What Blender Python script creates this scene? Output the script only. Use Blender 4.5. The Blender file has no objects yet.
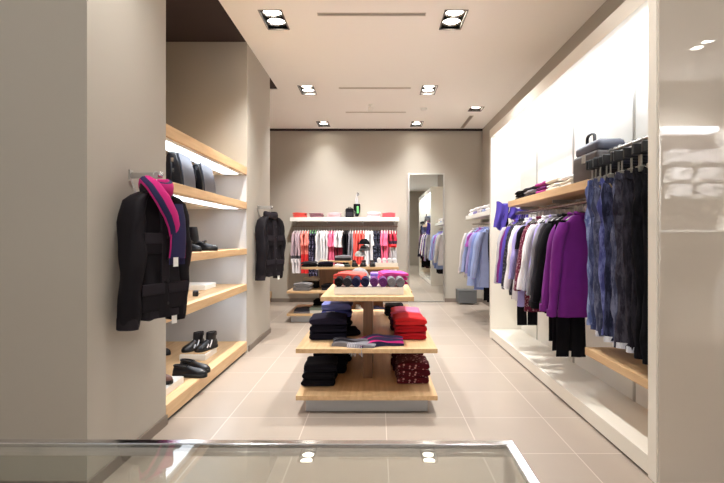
import bpy, bmesh, math, random
from mathutils import Vector, Matrix, noise
random.seed(7)
SC = bpy.context.scene
COL = SC.collection
PI = math.pi

# ------------------------------------------------------------------ materials
def lin(c):
    return tuple(((v/255)/12.92 if v/255 <= .04045 else ((v/255+.055)/1.055)**2.4) for v in c)
_M = {}
def nodes(name):
    m = bpy.data.materials.new(name); m.use_nodes = True
    nt = m.node_tree; b = nt.nodes['Principled BSDF']
    return m, nt, b
def mat(name, col, rough=.5, metal=0, spec=.5, coat=0, bump=0, bscale=200, var=0, vscale=3):
    if name in _M: return _M[name]
    m, nt, b = nodes(name)
    c = lin(col)
    b.inputs['Base Color'].default_value = (*c, 1)
    b.inputs['Roughness'].default_value = rough
    b.inputs['Metallic'].default_value = metal
    b.inputs['Specular IOR Level'].default_value = spec
    if coat:
        b.inputs['Coat Weight'].default_value = coat
        b.inputs['Coat Roughness'].default_value = .02
        if coat == 1: b.inputs['Coat IOR'].default_value = 2.0
    tc = nt.nodes.new('ShaderNodeTexCoord')
    if bump:
        n = nt.nodes.new('ShaderNodeTexNoise'); n.inputs['Scale'].default_value = bscale
        nt.links.new(tc.outputs['Object'], n.inputs['Vector'])
        bp = nt.nodes.new('ShaderNodeBump'); bp.inputs['Strength'].default_value = bump; bp.inputs['Distance'].default_value = .002
        nt.links.new(n.outputs['Fac'], bp.inputs['Height']); nt.links.new(bp.outputs['Normal'], b.inputs['Normal'])
    if var:
        n2 = nt.nodes.new('ShaderNodeTexNoise'); n2.inputs['Scale'].default_value = vscale; n2.inputs['Detail'].default_value = 4
        nt.links.new(tc.outputs['Object'], n2.inputs['Vector'])
        mx = nt.nodes.new('ShaderNodeMix'); mx.data_type = 'RGBA'
        mx.inputs['A'].default_value = (*[v*(1-var) for v in c], 1); mx.inputs['B'].default_value = (*[min(1, v*(1+var)) for v in c], 1)
        nt.links.new(n2.outputs['Fac'], mx.inputs['Factor']); nt.links.new(mx.outputs['Result'], b.inputs['Base Color'])
    _M[name] = m
    return m
def emit(name, col, s):
    if name in _M: return _M[name]
    m, nt, b = nodes(name)
    b.inputs['Base Color'].default_value = (.8, .8, .8, 1)
    b.inputs['Emission Color'].default_value = (*lin(col), 1); b.inputs['Emission Strength'].default_value = s
    _M[name] = m
    return m
def fabric(col, pattern=None, col2=None, stops=None, scale=30, rough=.88):
    """woven cloth; pattern None, 'dots', 'floral', 'bands', 'denim', 'stripes', 'knit'"""
    key = ('fab', tuple(col), pattern, tuple(col2) if col2 else None, repr(stops), scale)
    if key in _M: return _M[key]
    m, nt, b = nodes('cloth')
    N = nt.nodes; L = nt.links
    c = lin(col); c2 = lin(col2) if col2 else tuple(v*.6 for v in c)
    b.inputs['Roughness'].default_value = rough
    b.inputs['Specular IOR Level'].default_value = .2 if sum(c) > .1 else .1
    b.inputs['Sheen Weight'].default_value = .04 if sum(c) > .1 else 0
    tc = N.new('ShaderNodeTexCoord')
    nz = N.new('ShaderNodeTexNoise'); nz.inputs['Scale'].default_value = 9; nz.inputs['Detail'].default_value = 5
    L.new(tc.outputs['Object'], nz.inputs['Vector'])
    mx = N.new('ShaderNodeMix'); mx.data_type = 'RGBA'
    mx.inputs['A'].default_value = (*[v*.85 for v in c], 1); mx.inputs['B'].default_value = (*[min(1, v*1.12) for v in c], 1)
    L.new(nz.outputs['Fac'], mx.inputs['Factor'])
    out = mx.outputs['Result']
    def ramp(sock, lo, hi):
        r = N.new('ShaderNodeMapRange'); r.inputs['From Min'].default_value = lo; r.inputs['From Max'].default_value = hi
        L.new(sock, r.inputs['Value']); return r.outputs['Result']
    def blend(f, colr):
        q = N.new('ShaderNodeMix'); q.data_type = 'RGBA'; L.new(f, q.inputs['Factor'])
        L.new(out, q.inputs['A']); q.inputs['B'].default_value = (*colr, 1); return q.outputs['Result']
    if pattern == 'dots':
        v = N.new('ShaderNodeTexVoronoi'); v.inputs['Scale'].default_value = scale
        L.new(tc.outputs['Object'], v.inputs['Vector']); out = blend(ramp(v.outputs['Distance'], .33, .24), c2)
    elif pattern == 'floral':
        v = N.new('ShaderNodeTexNoise'); v.inputs['Scale'].default_value = scale; v.inputs['Detail'].default_value = 2; v.inputs['Distortion'].default_value = 1.5
        L.new(tc.outputs['Object'], v.inputs['Vector']); out = blend(ramp(v.outputs['Fac'], .52, .58), c2)
    elif pattern == 'denim':
        v = N.new('ShaderNodeTexNoise'); v.inputs['Scale'].default_value = 9; v.inputs['Detail'].default_value = 9; v.inputs['Roughness'].default_value = .7
        mp = N.new('ShaderNodeMapping'); mp.inputs['Scale'].default_value = (3, 3, .8)
        L.new(tc.outputs['Object'], mp.inputs['Vector']); L.new(mp.outputs['Vector'], v.inputs['Vector'])
        out = blend(ramp(v.outputs['Fac'], .45, .6), c2)
    elif pattern == 'stripes':
        w = N.new('ShaderNodeTexWave'); w.inputs['Scale'].default_value = scale; w.bands_direction = 'X'
        L.new(tc.outputs['Object'], w.inputs['Vector']); out = blend(ramp(w.outputs['Fac'], .5, .56), c2)
    elif pattern == 'rows':
        w = N.new('ShaderNodeTexWave'); w.inputs['Scale'].default_value = scale; w.bands_direction = 'Z'
        L.new(tc.outputs['Object'], w.inputs['Vector']); out = blend(ramp(w.outputs['Fac'], .5, .56), c2)
    elif pattern == 'bands':
        sx = N.new('ShaderNodeSeparateXYZ'); L.new(tc.outputs['Object'], sx.inputs['Vector'])
        mr = N.new('ShaderNodeMapRange'); mr.inputs['From Min'].default_value = -1.0; mr.inputs['From Max'].default_value = 0
        L.new(sx.outputs['Z'], mr.inputs['Value'])
        cr = N.new('ShaderNodeValToRGB'); cr.color_ramp.interpolation = 'CONSTANT'
        els = cr.color_ramp.elements
        els[0].position = 0; els[0].color = (*lin(stops[0][1]), 1)
        els[1].position = stops[1][0]; els[1].color = (*lin(stops[1][1]), 1)
        for p, q in stops[2:]:
            e = els.new(p); e.color = (*lin(q), 1)
        L.new(mr.outputs['Result'], cr.inputs['Fac']); out = cr.outputs['Color']
    L.new(out, b.inputs['Base Color'])
    wv = N.new('ShaderNodeTexNoise'); wv.inputs['Scale'].default_value = 320
    L.new(tc.outputs['Object'], wv.inputs['Vector'])
    bp = N.new('ShaderNodeBump'); bp.inputs['Strength'].default_value = .25; bp.inputs['Distance'].default_value = .002
    L.new(wv.outputs['Fac'], bp.inputs['Height']); L.new(bp.outputs['Normal'], b.inputs['Normal'])
    _M[key] = m
    return m
def wood_mat(name, dark, light, axis):
    if name in _M: return _M[name]
    m, nt, b = nodes(name); N = nt.nodes; L = nt.links
    tc = N.new('ShaderNodeTexCoord'); mp = N.new('ShaderNodeMapping')
    s = [14, 14, 14]; s[axis] = 1.1
    mp.inputs['Scale'].default_value = s
    L.new(tc.outputs['Object'], mp.inputs['Vector'])
    n = N.new('ShaderNodeTexNoise'); n.inputs['Scale'].default_value = 2.2; n.inputs['Detail'].default_value = 8; n.inputs['Distortion'].default_value = .6
    L.new(mp.outputs['Vector'], n.inputs['Vector'])
    r = N.new('ShaderNodeValToRGB'); r.color_ramp.elements[0].position = .3; r.color_ramp.elements[1].position = .7
    r.color_ramp.elements[0].color = (*lin(dark), 1); r.color_ramp.elements[1].color = (*lin(light), 1)
    L.new(n.outputs['Fac'], r.inputs['Fac']); L.new(r.outputs['Color'], b.inputs['Base Color'])
    b.inputs['Roughness'].default_value = .42
    _M[name] = m
    return m
def floor_mat():
    m, nt, b = nodes('floor_tiles'); N = nt.nodes; L = nt.links
    tc = N.new('ShaderNodeTexCoord'); mp = N.new('ShaderNodeMapping')
    mp.inputs['Location'].default_value = (-.058, -2.645, 0)
    L.new(tc.outputs['Object'], mp.inputs['Vector'])
    br = N.new('ShaderNodeTexBrick'); br.offset = 0; br.squash = 1
    br.inputs['Scale'].default_value = 1; br.inputs['Brick Width'].default_value = .524; br.inputs['Row Height'].default_value = .53
    br.inputs['Mortar Size'].default_value = .0028; br.inputs['Mortar Smooth'].default_value = .2
    br.inputs['Color1'].default_value = (*lin((171, 158, 146)), 1); br.inputs['Color2'].default_value = (*lin((165, 152, 140)), 1)
    br.inputs['Mortar'].default_value = (*lin((208, 197, 188)), 1)
    L.new(mp.outputs['Vector'], br.inputs['Vector'])
    n = N.new('ShaderNodeTexNoise'); n.inputs['Scale'].default_value = 2.5; n.inputs['Detail'].default_value = 6
    L.new(tc.outputs['Object'], n.inputs['Vector'])
    mr = N.new('ShaderNodeMapRange'); mr.inputs['To Min'].default_value = .93; mr.inputs['To Max'].default_value = 1.06
    L.new(n.outputs['Fac'], mr.inputs['Value'])
    mx = N.new('ShaderNodeMix'); mx.data_type = 'RGBA'; mx.blend_type = 'MULTIPLY'; mx.inputs['Factor'].default_value = 1
    L.new(br.outputs['Color'], mx.inputs['A']); L.new(mr.outputs['Result'], mx.inputs['B'])
    L.new(mx.outputs['Result'], b.inputs['Base Color'])
    b.inputs['Roughness'].default_value = .3; b.inputs['Specular IOR Level'].default_value = .4
    return m
def glass_mat(name, tint, extra=.0):
    if name in _M: return _M[name]
    m = bpy.data.materials.new(name); m.use_nodes = True; nt = m.node_tree; N = nt.nodes; L = nt.links
    N.remove(N['Principled BSDF'])
    t = N.new('ShaderNodeBsdfTransparent'); t.inputs['Color'].default_value = (*tint, 1)
    g = N.new('ShaderNodeBsdfGlossy'); g.inputs['Roughness'].default_value = 0.0; g.inputs['Color'].default_value = (1, 1, 1, 1)
    lw = N.new('ShaderNodeLayerWeight'); lw.inputs['Blend'].default_value = .5
    pw = N.new('ShaderNodeMath'); pw.operation = 'POWER'; pw.inputs[1].default_value = 5; L.new(lw.outputs['Facing'], pw.inputs[0])
    f = N.new('ShaderNodeMath'); f.operation = 'MULTIPLY_ADD'; f.inputs[1].default_value = .95; f.inputs[2].default_value = .045; L.new(pw.outputs[0], f.inputs[0])
    mx = N.new('ShaderNodeMixShader')
    L.new(f.outputs[0], mx.inputs['Fac']); L.new(t.outputs['BSDF'], mx.inputs[1]); L.new(g.outputs['BSDF'], mx.inputs[2])
    L.new(mx.outputs['Shader'], N['Material Output'].inputs['Surface'])
    _M[name] = m
    return m

TAUPE = mat('taupe_paint', (176, 169, 158), .75, bump=.15, bscale=60)
NICHE_LIT = mat('niche_lit_tone', (194, 195, 197), .7)  # cool glow of the LEDs is put into this wall colour
DARKC = mat('dark_ceiling_paint', (52, 40, 38), .9)
CEIL = mat('ceiling_paint', (248, 245, 240), .9)
SKIRT = mat('skirting', (124, 112, 102), .5)
CREAM = mat('cream_lacquer', (238, 233, 222), .3, coat=.3)
BEIGE = mat('beige_gloss', (210, 199, 186), .35, coat=1)
OAK_Y = wood_mat('oak_along_y', (198, 160, 116), (220, 186, 142), 1)
OAK_X = wood_mat('oak_along_x', (198, 160, 116), (220, 186, 142), 0)
BROWN = wood_mat('oak_board', (120, 84, 56), (146, 106, 72), 2)
CHROME = mat('chrome', (225, 225, 228), .12, metal=1)
STEEL = mat('brushed_steel', (190, 188, 184), .35, metal=1)
RAILM = mat('rail_metal', (150, 135, 125), .3, metal=1)
GREYP = mat('grey_plinth', (176, 178, 182), .35, metal=.5)
WHITE = mat('white_lacquer', (240, 238, 232), .4)
BLACKP = mat('black_plastic', (26, 25, 27), .4)
DARKPLAST = mat('hanger_plastic', (52, 46, 44), .35)
PALEPLAST = mat('pale_plastic', (215, 210, 205), .35)
LEATHER = mat('black_leather', (15, 14, 20), .32, bump=.15, bscale=90)
GREYLEATHER = mat('grey_leather', (74, 76, 90), .38, bump=.15, bscale=90)
RUBBER = mat('black_rubber', (20, 20, 22), .7)
TAGW = mat('tag_card', (238, 236, 232), .7)

# ------------------------------------------------------------------ object helpers
def obj(name, bm, m, parent=None, smooth=False, loc=None, bevel=0):
    me = bpy.data.meshes.new(name)
    bmesh.ops.recalc_face_normals(bm, faces=bm.faces[:])
    if smooth:
        for f in bm.faces: f.smooth = True
        for e in bm.edges:
            if len(e.link_faces) == 2 and e.calc_face_angle(0) > 1.05: e.smooth = False
    bm.to_mesh(me); bm.free()
    for k in (m if isinstance(m, (list, tuple)) else [m]): me.materials.append(k)
    o = bpy.data.objects.new(name, me); COL.objects.link(o)
    if parent is not None: o.parent = parent
    if loc: o.location = loc
    if bevel:
        b = o.modifiers.new('bevel', 'BEVEL'); b.width = bevel; b.segments = 2; b.limit_method = 'ANGLE'
    return o
def tag(o, label, cat, group=None):
    o['label'] = label; o['category'] = cat
    if group: o['group'] = group
    return o
def thing(name, label, cat, loc=(0, 0, 0), rz=0, group=None):
    o = bpy.data.objects.new(name, None); COL.objects.link(o)
    o.empty_display_size = .05
    o.location = loc; o.rotation_euler = (0, 0, rz)
    return tag(o, label, cat, group)
def struct(name, bm, m, **k):
    o = obj(name, bm, m, **k); o['kind'] = 'structure'; return o
def box(bm, x0, x1, y0, y1, z0, z1, mi=0):
    vs = [bm.verts.new((x, y, z)) for z in (z0, z1) for x, y in ((x0, y0), (x1, y0), (x1, y1), (x0, y1))]
    fs = [(3, 2, 1, 0), (4, 5, 6, 7), (0, 1, 5, 4), (1, 2, 6, 5), (2, 3, 7, 6), (3, 0, 4, 7)]
    for f in fs: bm.faces.new([vs[i] for i in f]).material_index = mi
    return vs
def bxm(*a):
    bm = bmesh.new(); box(bm, *a); return bm
def loft(bm, rings, cap0=True, cap1=True, mi=None):
    R = [[bm.verts.new(p) for p in r] for r in rings]
    n = len(R[0])
    for i in range(len(R)-1):
        for j in range(n):
            f = bm.faces.new((R[i][j], R[i][(j+1) % n], R[i+1][(j+1) % n], R[i+1][j]))
            if mi: f.material_index = mi(i, j)
    if cap0: bm.faces.new(R[0][::-1])
    if cap1: bm.faces.new(R[-1])
    return R
def ell(c, a, b, n=20, p=2.0, fold=0, nf=5, ph=0):
    out = []
    for k in range(n):
        t = 2*PI*k/n; cs, sn = math.cos(t), math.sin(t)
        x = a*math.copysign(abs(cs)**(2/p), cs); y = b*math.copysign(abs(sn)**(2/p), sn)
        if fold:
            y += fold*math.sin(nf*x/max(a, .01)*1.6+ph)*abs(sn)**.5*(1 if sn > 0 else .8)
            x *= 1+.25*fold/max(b, .01)*math.sin(3*t+ph)*.3
        out.append(Vector((c[0]+x, c[1]+y, c[2])))
    return out
def sweep(bm, path, rad, n=8, up=(0, 0, 1), mi=None, caps=True, flat=None):
    path = [Vector(p) for p in path]; rings = []
    for i, p in enumerate(path):
        d = (path[min(i+1, len(path)-1)]-path[max(i-1, 0)]).normalized()
        u = Vector(up[i] if isinstance(up[0], (tuple, list, Vector)) else up)
        s = d.cross(u)
        if s.length < 1e-4: s = d.cross(Vector((1, 0, 0)))
        s.normalize(); u2 = s.cross(d).normalized()
        r = rad[i] if isinstance(rad, (list, tuple)) and not isinstance(rad, tuple) else rad
        a, b = r if isinstance(r, tuple) else (r, r)
        rings.append([p+s*a*math.cos(2*PI*k/n)+u2*b*math.sin(2*PI*k/n) for k in range(n)])
    return loft(bm, rings, caps, caps, mi)
def crumple(bm, amp, sc, seed=0):
    off = Vector((seed*1.7, seed*.9, seed*2.3))
    for v in bm.verts:
        p = v.co*sc+off; q = Vector((p.x, p.y, p.z*.55))
        v.co += noise.noise_vector(q)*amp
    return bm
def tube(path, r, n=8, up=(0, 0, 1)):
    bm = bmesh.new(); sweep(bm, path, r, n, up); return bm
def lathe(prof, n=24, c=(0, 0, 0)):
    bm = bmesh.new()
    loft(bm, [[Vector((c[0]+r*math.cos(2*PI*k/n), c[1]+r*math.sin(2*PI*k/n), c[2]+z)) for k in range(n)] for r, z in prof])
    return bm
def extrude_profile(bm, prof, ys, fn=None, mi=None):
    """closed polygon prof of (x, z) run along y"""
    rings = []
    for y in ys:
        r = []
        for x, z in prof:
            v = Vector((x, y, z))
            r.append(fn(v) if fn else v)
        rings.append(r)
    return loft(bm, rings, True, True, mi)
def copy_tree(o, loc=None, rz=None, label=None, group=None):
    c = o.copy(); COL.objects.link(c)
    if loc is not None: c.location = loc
    if rz is not None: c.rotation_euler = (0, 0, rz)
    if label: c['label'] = label
    if group: c['group'] = group
    for ch in list(o.children):
        d = ch.copy(); COL.objects.link(d); d.parent = c
        for g in list(ch.children):
            e = g.copy(); COL.objects.link(e); e.parent = d
    return c
ORD = ['first', 'second', 'third', 'fourth', 'fifth', 'sixth', 'seventh', 'eighth']
NUM = ['', 'one', 'two', 'three', 'four', 'five', 'six', 'seven', 'eight']

# ------------------------------------------------------------------ setting
H = 3.24
struct('floor', bxm(-3.6, 5.1, -3.1, 9.0, -.1, 0), floor_mat())
WL = -1.36
bm = bmesh.new(); box(bm, -3.6, WL, 2.227, 3.06, 0, 3.26); struct('column', bm, TAUPE)
bm = bmesh.new(); box(bm, -3.6, WL, 4.97, 6.03, 0, 3.26); struct('column', bm, TAUPE)
struct('wall_niche', bxm(-2.36, -2.25, 3.06, 4.97, 0, 1.94), NICHE_LIT)
struct('wall_left', bxm(-3.6, -3.5, 3.06, 4.97, 0, 3.26), TAUPE)
struct('wall_niche', bxm(-2.25, WL-.006, 4.962, 4.972, 0, 1.94), NICHE_LIT)  # lining added over the taupe column, carries the LED-lit tone
struct('wall_left', bxm(-3.6, -3.5, -3.1, 2.227, 0, 3.5), TAUPE)
struct('wall_left', bxm(-2.7, -2.6, 6.03, 9.0, 0, 3.5), TAUPE)
struct('wall_back', bxm(-2.7, 2.1, 8.9, 9.0, 0, 3.5), TAUPE)
struct('wall_right', bxm(1.97, 2.1, 2.315, 8.9, 0, 3.5), TAUPE)
struct('wall_partition', bxm(2.1, 5.1, 2.315, 2.4, 0, 3.5), TAUPE)
struct('wall_right', bxm(5.0, 5.1, -3.1, 2.315, 0, 3.5), TAUPE)
struct('wall_front', bxm(2.6, 5.0, -1.65, -1.55, 0, 3.5), TAUPE)
struct('wall_front', bxm(2.5, 2.6, -3.1, -1.55, 0, 3.5), TAUPE)
struct('wall_front', bxm(.9, 2.5, -3.1, -3.0, 0, 3.5), TAUPE)  # unseen wall added to keep the bright opening out of the mirror
struct('light_stop_roof', bxm(-3.7, 5.2, -3.1, 9.1, 3.5, 3.6), DARKC)  # unseen slab added to stop world light leaking in from above
struct('ceiling_dark', bxm(-3.6, WL+.004, 2.1, 6.53, 3.252, 3.27), DARKC)
struct('shade_strip_1', bxm(-2.6, 1.97, 8.86, 8.9, 3.205, 3.25), DARKC)  # shade of the gap below the ceiling, drawn as a dark strip
# skirtings
bm = bmesh.new(); box(bm, WL, WL+.012, 2.227, 3.06, 0, .062); box(bm, -3.5, WL+.012, 2.215, 2.227, 0, .062)
struct('baseboard_left', bm, SKIRT)
bm = bmesh.new(); box(bm, WL, WL+.012, 5.02, 6.03, 0, .062); box(bm, -2.6, WL+.012, 6.03, 6.042, 0, .062)
struct('baseboard_left', bm, SKIRT)
struct('baseboard_back', bxm(-2.6, 1.97, 8.888, 8.9, 0, .07), SKIRT)
struct('baseboard_right', bxm(1.958, 1.97, 5.75, 8.888, 0, .07), SKIRT)

# unseen storefront opening, added to let the world's light in
wr = thing('added_window_1', 'added shop front glazing that lets light in', 'window'); del wr['label']; del wr['category']; wr['kind'] = 'structure'
obj('window_pane', bxm(-3.5, .9, -3.05, -3.04, 0, 3.5), glass_mat('clear_glass', (.97, .98, .97)), wr)
bm = bmesh.new()
for x in (-3.5, -2.0, -.6, .84): box(bm, x, x+.06, -3.1, -3.0, 0, 3.5)
obj('window_frame', bm, STEEL, wr)

# ceiling with openings for the lamps and slots
LAMPS = [(x, y) for y in (-1.8, .3, 2.35, 4.445, 6.55, 8.5) for x in (-.96, .712)] + [(1.565, 7.51), (2.75, -.47), (3.47, -.47)]
VENTS = [(-.05, 4.33, .99, .06), (-.03, 6.46, .98, .055), (-.02, 7.7, .98, .05), (1.577, 8.37, .07, .9)]
LW, LD = .19, .38
holes = [(x-LW/2, x+LW/2, y-LD/2, y+LD/2) for x, y in LAMPS[:12]]
holes += [(1.565-LW/2, 1.565+LW/2, 7.51-.12, 7.51+.12)] + [(x-LW/2, x+LW/2, y-LD/2, y+LD/2) for x, y in LAMPS[13:]]
holes += [(x-w/2, x+w/2, y-d/2, y+d/2) for x, y, w, d in VENTS]
def holed(x0, x1, y0, y1, hs):
    xs = sorted({x0, x1, *[h[0] for h in hs], *[h[1] for h in hs]}); ys = sorted({y0, y1, *[h[2] for h in hs], *[h[3] for h in hs]})
    xs = [x for x in xs if x0 <= x <= x1]; ys = [y for y in ys if y0 <= y <= y1]
    bm = bmesh.new(); V = {}
    def v(x, y):
        if (x, y) not in V: V[(x, y)] = bm.verts.new((x, y, H))
        return V[(x, y)]
    for a, b in zip(xs, xs[1:]):
        for c, d in zip(ys, ys[1:]):
            mx, my = (a+b)/2, (c+d)/2
            if any(h[0] < mx < h[1] and h[2] < my < h[3] for h in hs): continue
            bm.faces.new((v(a, c), v(a, d), v(b, d), v(b, c)))
    r = bmesh.ops.extrude_face_region(bm, geom=bm.faces[:])
    for g in r['geom']:
        if isinstance(g, bmesh.types.BMVert): g.co.z += .03
    return bm
struct('ceiling', holed(WL, 5.0, -3.1, 8.9, holes), CEIL)
bm = bmesh.new(); box(bm, -2.6, WL, 6.53, 8.9, H, H+.03); box(bm, -3.5, WL, -3.1, 2.1, H, H+.03)
struct('ceiling', bm, CEIL)

HOUSE = mat('lamp_housing', (110, 104, 98), .5)
LAMP_E = emit('lamp_glow', (255, 246, 230), 14)
def downlight(x, y, two, label, energy, aims=None):
    t = thing('downlight', label, 'downlight', (x, y, H), 0, 'recessed ceiling downlights')
    d = LD/2 if two else .12
    w = LW/2
    bm = bmesh.new()
    for a in ((-w-.012, -w, -d-.012, d+.012), (w, w+.012, -d-.012, d+.012), (-w, w, -d-.012, -d), (-w, w, d, d+.012)):
        box(bm, *a, -.006, .13)
    box(bm, -w, w, -d, d, .12, .13)
    obj('housing', bm, HOUSE, t)
    for k in ((-.09, .09) if two else (0,)):
        bm = lathe([(.06, .07), (.07, .06), (.084, .03), (.088, .018), (.084, .018), (.078, .03), (.06, .06)], 24, (0, k, 0))
        r = obj('reflector', bm, CHROME, t, smooth=True)
        bm = lathe([(.0745, .032), (.0745, .036)], 24, (0, k, 0))
        obj('bulb', bm, LAMP_E, r)
        ld = bpy.data.lights.new('downlight_lamp', 'SPOT')
        aim = aims[0 if k < 0 else 1] if aims else None
        ld.energy = energy*(aim[3] if aim else 1); ld.color = (1, .985, .955); ld.spot_size = math.radians(aim[4] if aim else 100); ld.spot_blend = 1; ld.shadow_soft_size = .03
        lo = bpy.data.objects.new('downlight_lamp', ld); COL.objects.link(lo); lo.parent = t
        lo.location = (0, k, .026)
        if aim: lo.rotation_euler = (Vector(aim[:3])-Vector((x, y+k, H))).to_track_quat('-Z', 'Y').to_euler()
EN = 160
rows = {-1.8: 'behind', .3: 'over the glass case', 2.35: 'above the foreground aisle', 4.445: 'in the nearest visible pair', 6.55: 'in the middle visible pair', 8.5: 'in the farthest pair by the back wall'}
for i, (x, y) in enumerate(LAMPS[:12]):
    side = 'left' if x < 0 else 'right'
    downlight(x, y, True, f'square twin recessed ceiling lamp, {side} one {rows[y]}', EN*{-1.8: .45, .3: .25, 2.35: .25, 4.445: 1.0, 6.55: 1.15, 8.5: .22}[y],
              ((x, y, 0, 1, 100), (x*.75, 8.7, 1.0, 1.6, 75)) if y == 6.55 else None)
downlight(1.565, 7.51, False, 'single recessed ceiling lamp above the far right clothes rail', EN*.7)
downlight(2.75, -.47, True, 'twin recessed ceiling lamp, left one mirrored in the glossy side panel', EN, ((3.7, -1.45, 1.9, 1.6, 70),)*2)
downlight(3.47, -.47, True, 'twin recessed ceiling lamp, right one mirrored in the glossy side panel', EN, ((4.1, -1.45, 1.9, 1.6, 70),)*2)
vl = ['long slotted air vent in ceiling between the two nearest downlights', 'long slotted air vent in ceiling between the middle downlights',
      'long slotted air vent in ceiling closest to the back wall', 'slotted air vent running lengthwise near the far right ceiling corner']
for (x, y, w, d), lb in zip(VENTS, vl):
    t = thing('air_vent', lb, 'vent', (x, y, H), 0, 'ceiling air vents')
    bm = bmesh.new(); e = .008
    for a in ((-w/2, w/2, -d/2, -d/2+e), (-w/2, w/2, d/2-e, d/2), (-w/2, -w/2+e, -d/2, d/2), (w/2-e, w/2, -d/2, d/2)): box(bm, *a, -.003, .04)
    obj('frame', bm, mat('vent_paint', (205, 196, 184), .6), t)
    bm = bmesh.new()
    n = 3
    for k in range(1, n):
        if w > d: box(bm, -w/2, w/2, -d/2+d*k/n-.004, -d/2+d*k/n+.004, 0, .03)
        else: box(bm, -w/2+w*k/n-.004, -w/2+w*k/n+.004, -d/2, d/2, 0, .03)
    obj('slats', bm, mat('slat_paint', (178, 170, 158), .6), t)
    obj('duct', bxm(-w/2, w/2, -d/2, d/2, .034, .04), mat('vent_dark', (60, 54, 50), .8), t)
t = thing('ceiling_sensor', 'small white sensor hanging under ceiling between two long vents', 'sensor', (-.1, 7.25, H))
obj('stem', lathe([(.03, 0), (.03, -.02), (.012, -.022), (.012, -.05)], 16), WHITE, t, smooth=True)
obj('body', bxm(-.035, .035, -.05, .05, -.1, -.05), WHITE, t, bevel=.008)
t = thing('smoke_detector', 'round white smoke detector on ceiling right of the small sensor', 'smoke detector', (.74, 7.48, H))
obj('base', lathe([(.055, 0), (.055, -.012), (.05, -.014)], 24), WHITE, t, smooth=True)
obj('cover', lathe([(.046, -.014), (.042, -.03), (.02, -.038)], 24), WHITE, t, smooth=True)

# ------------------------------------------------------------------ right display bay (cream frame)
t = thing('display_bay', 'tall cream framed display unit along right wall with glowing top', 'display unit', (1.36, 2.315, 0))
def loc_bx(t, x0, x1, y0, y1, z0, z1):
    o = t.location
    return bxm(x0-o.x, x1-o.x, y0-o.y, y1-o.y, z0-o.z, z1-o.z)
obj('side_panel', loc_bx(t, 1.36, 1.965, 2.315, 2.385, .0, 2.5), CREAM, t, bevel=.002)
obj('side_panel', loc_bx(t, 1.36, 1.965, 5.67, 5.74, .0, 2.5), CREAM, t, bevel=.002)
o = obj('cover_panel', loc_bx(t, 1.368, 1.965, 2.304, 2.315, .012, 2.49), BEIGE, t); o['label'] = 'glossy beige end panel'
obj('top_panel', loc_bx(t, 1.36, 1.965, 2.385, 5.67, 2.40, 2.5), CREAM, t)
obj('plinth', loc_bx(t, 1.36, 1.965, 2.385, 5.67, .014, .11), CREAM, t, bevel=.002)
obj('gap_shade_strip', loc_bx(t, 1.372, 1.96, 2.385, 5.67, .0, .014), BLACKP, t)  # black strip stands in for the shadow gap under the plinth
obj('back_panel', loc_bx(t, 1.72, 1.76, 2.385, 5.67, .11, 2.40), WHITE, t)
obj('light_diffuser', loc_bx(t, 1.425, 1.712, 2.40, 5.66, 2.388, 2.40), emit('diffuser_glow', (240, 248, 255), 5), t)
bm = bmesh.new()
for y in (3.17, 4.15, 5.1): box(bm, 1.712-1.36, 1.72-1.36, y-.012-2.315, y+.012-2.315, .11, 2.36)
obj('upright_strip', bm, STEEL, t)
OAK = OAK_Y
t = thing('wall_shelf', 'oak shelf in the cream unit above the long clothes rail', 'shelf', (1.72, 4.115, 1.53))
obj('board', bxm(-.32, -.001, -.965, .965, 0, .06), OAK_Y, t, bevel=.003)
bm = bmesh.new()
for y in (-.93, 0, .93): box(bm, -.2, -.002, y-.01, y+.01, -.03, 0)
obj('bracket', bm, STEEL, t)
t = thing('wall_shelf', 'low oak shelf in the cream unit beneath the jeans', 'shelf', (1.72, 2.8, .415))
obj('board', bxm(-.32, -.001, -.41, .4, 0, .05), OAK_Y, t, bevel=.003)
bm = bmesh.new()
for y in (-.3, .3): box(bm, -.2, -.002, y-.01, y+.01, -.03, 0)
obj('bracket', bm, STEEL, t)
def rail(name, label, p0, p1, r, mount, m=RAILM, wall=.22):
    t = thing(name, label, 'clothes rail', p0)
    d = Vector(p1)-Vector(p0)
    obj('tube', tube([(0, 0, 0), d*.25, d*.5, d*.75, d], r, 10, (0, 0, 1) if abs(d.z) < .5 else (1, 0, 0)), m, t, smooth=True)
    for f in mount:
        p = d*f
        q = p+Vector(wall)
        obj('arm', tube([p, p.lerp(q, .5), q], .008, 8, (0, 0, 1)), STEEL, t, smooth=True)
    return t
rail('clothes_rail', 'long dark metal clothes rail beneath the oak shelf', (1.5, 3.2, 1.46), (1.5, 5.12, 1.46), .013, (.02, .5, .98), RAILM, (.215, 0, .0))
rail('clothes_rail', 'short high metal rail carrying the clip hangers with jeans', (1.54, 2.39, 1.77), (1.54, 3.12, 1.77), .012, (.97,), STEEL, (.175, 0, 0))

# far right wall unit
t = thing('wall_shelf', 'white shelf high on the right wall beyond the cream unit', 'shelf', (1.97, 6.8, 1.5))
obj('board', bxm(-.52, -.001, -.99, .97, 0, .06), WHITE, t, bevel=.003)
bm = bmesh.new()
for y in (-.8, 0, .8): box(bm, -.3, -.002, y-.01, y+.01, -.05, 0)
obj('bracket', bm, STEEL, t)
rail('clothes_rail', 'dark clothes rail under the far right white shelf', (1.55, 5.85, 1.42), (1.55, 7.7, 1.42), .012, (.05, .5, .97), RAILM, (.41, 0, 0))
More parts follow.
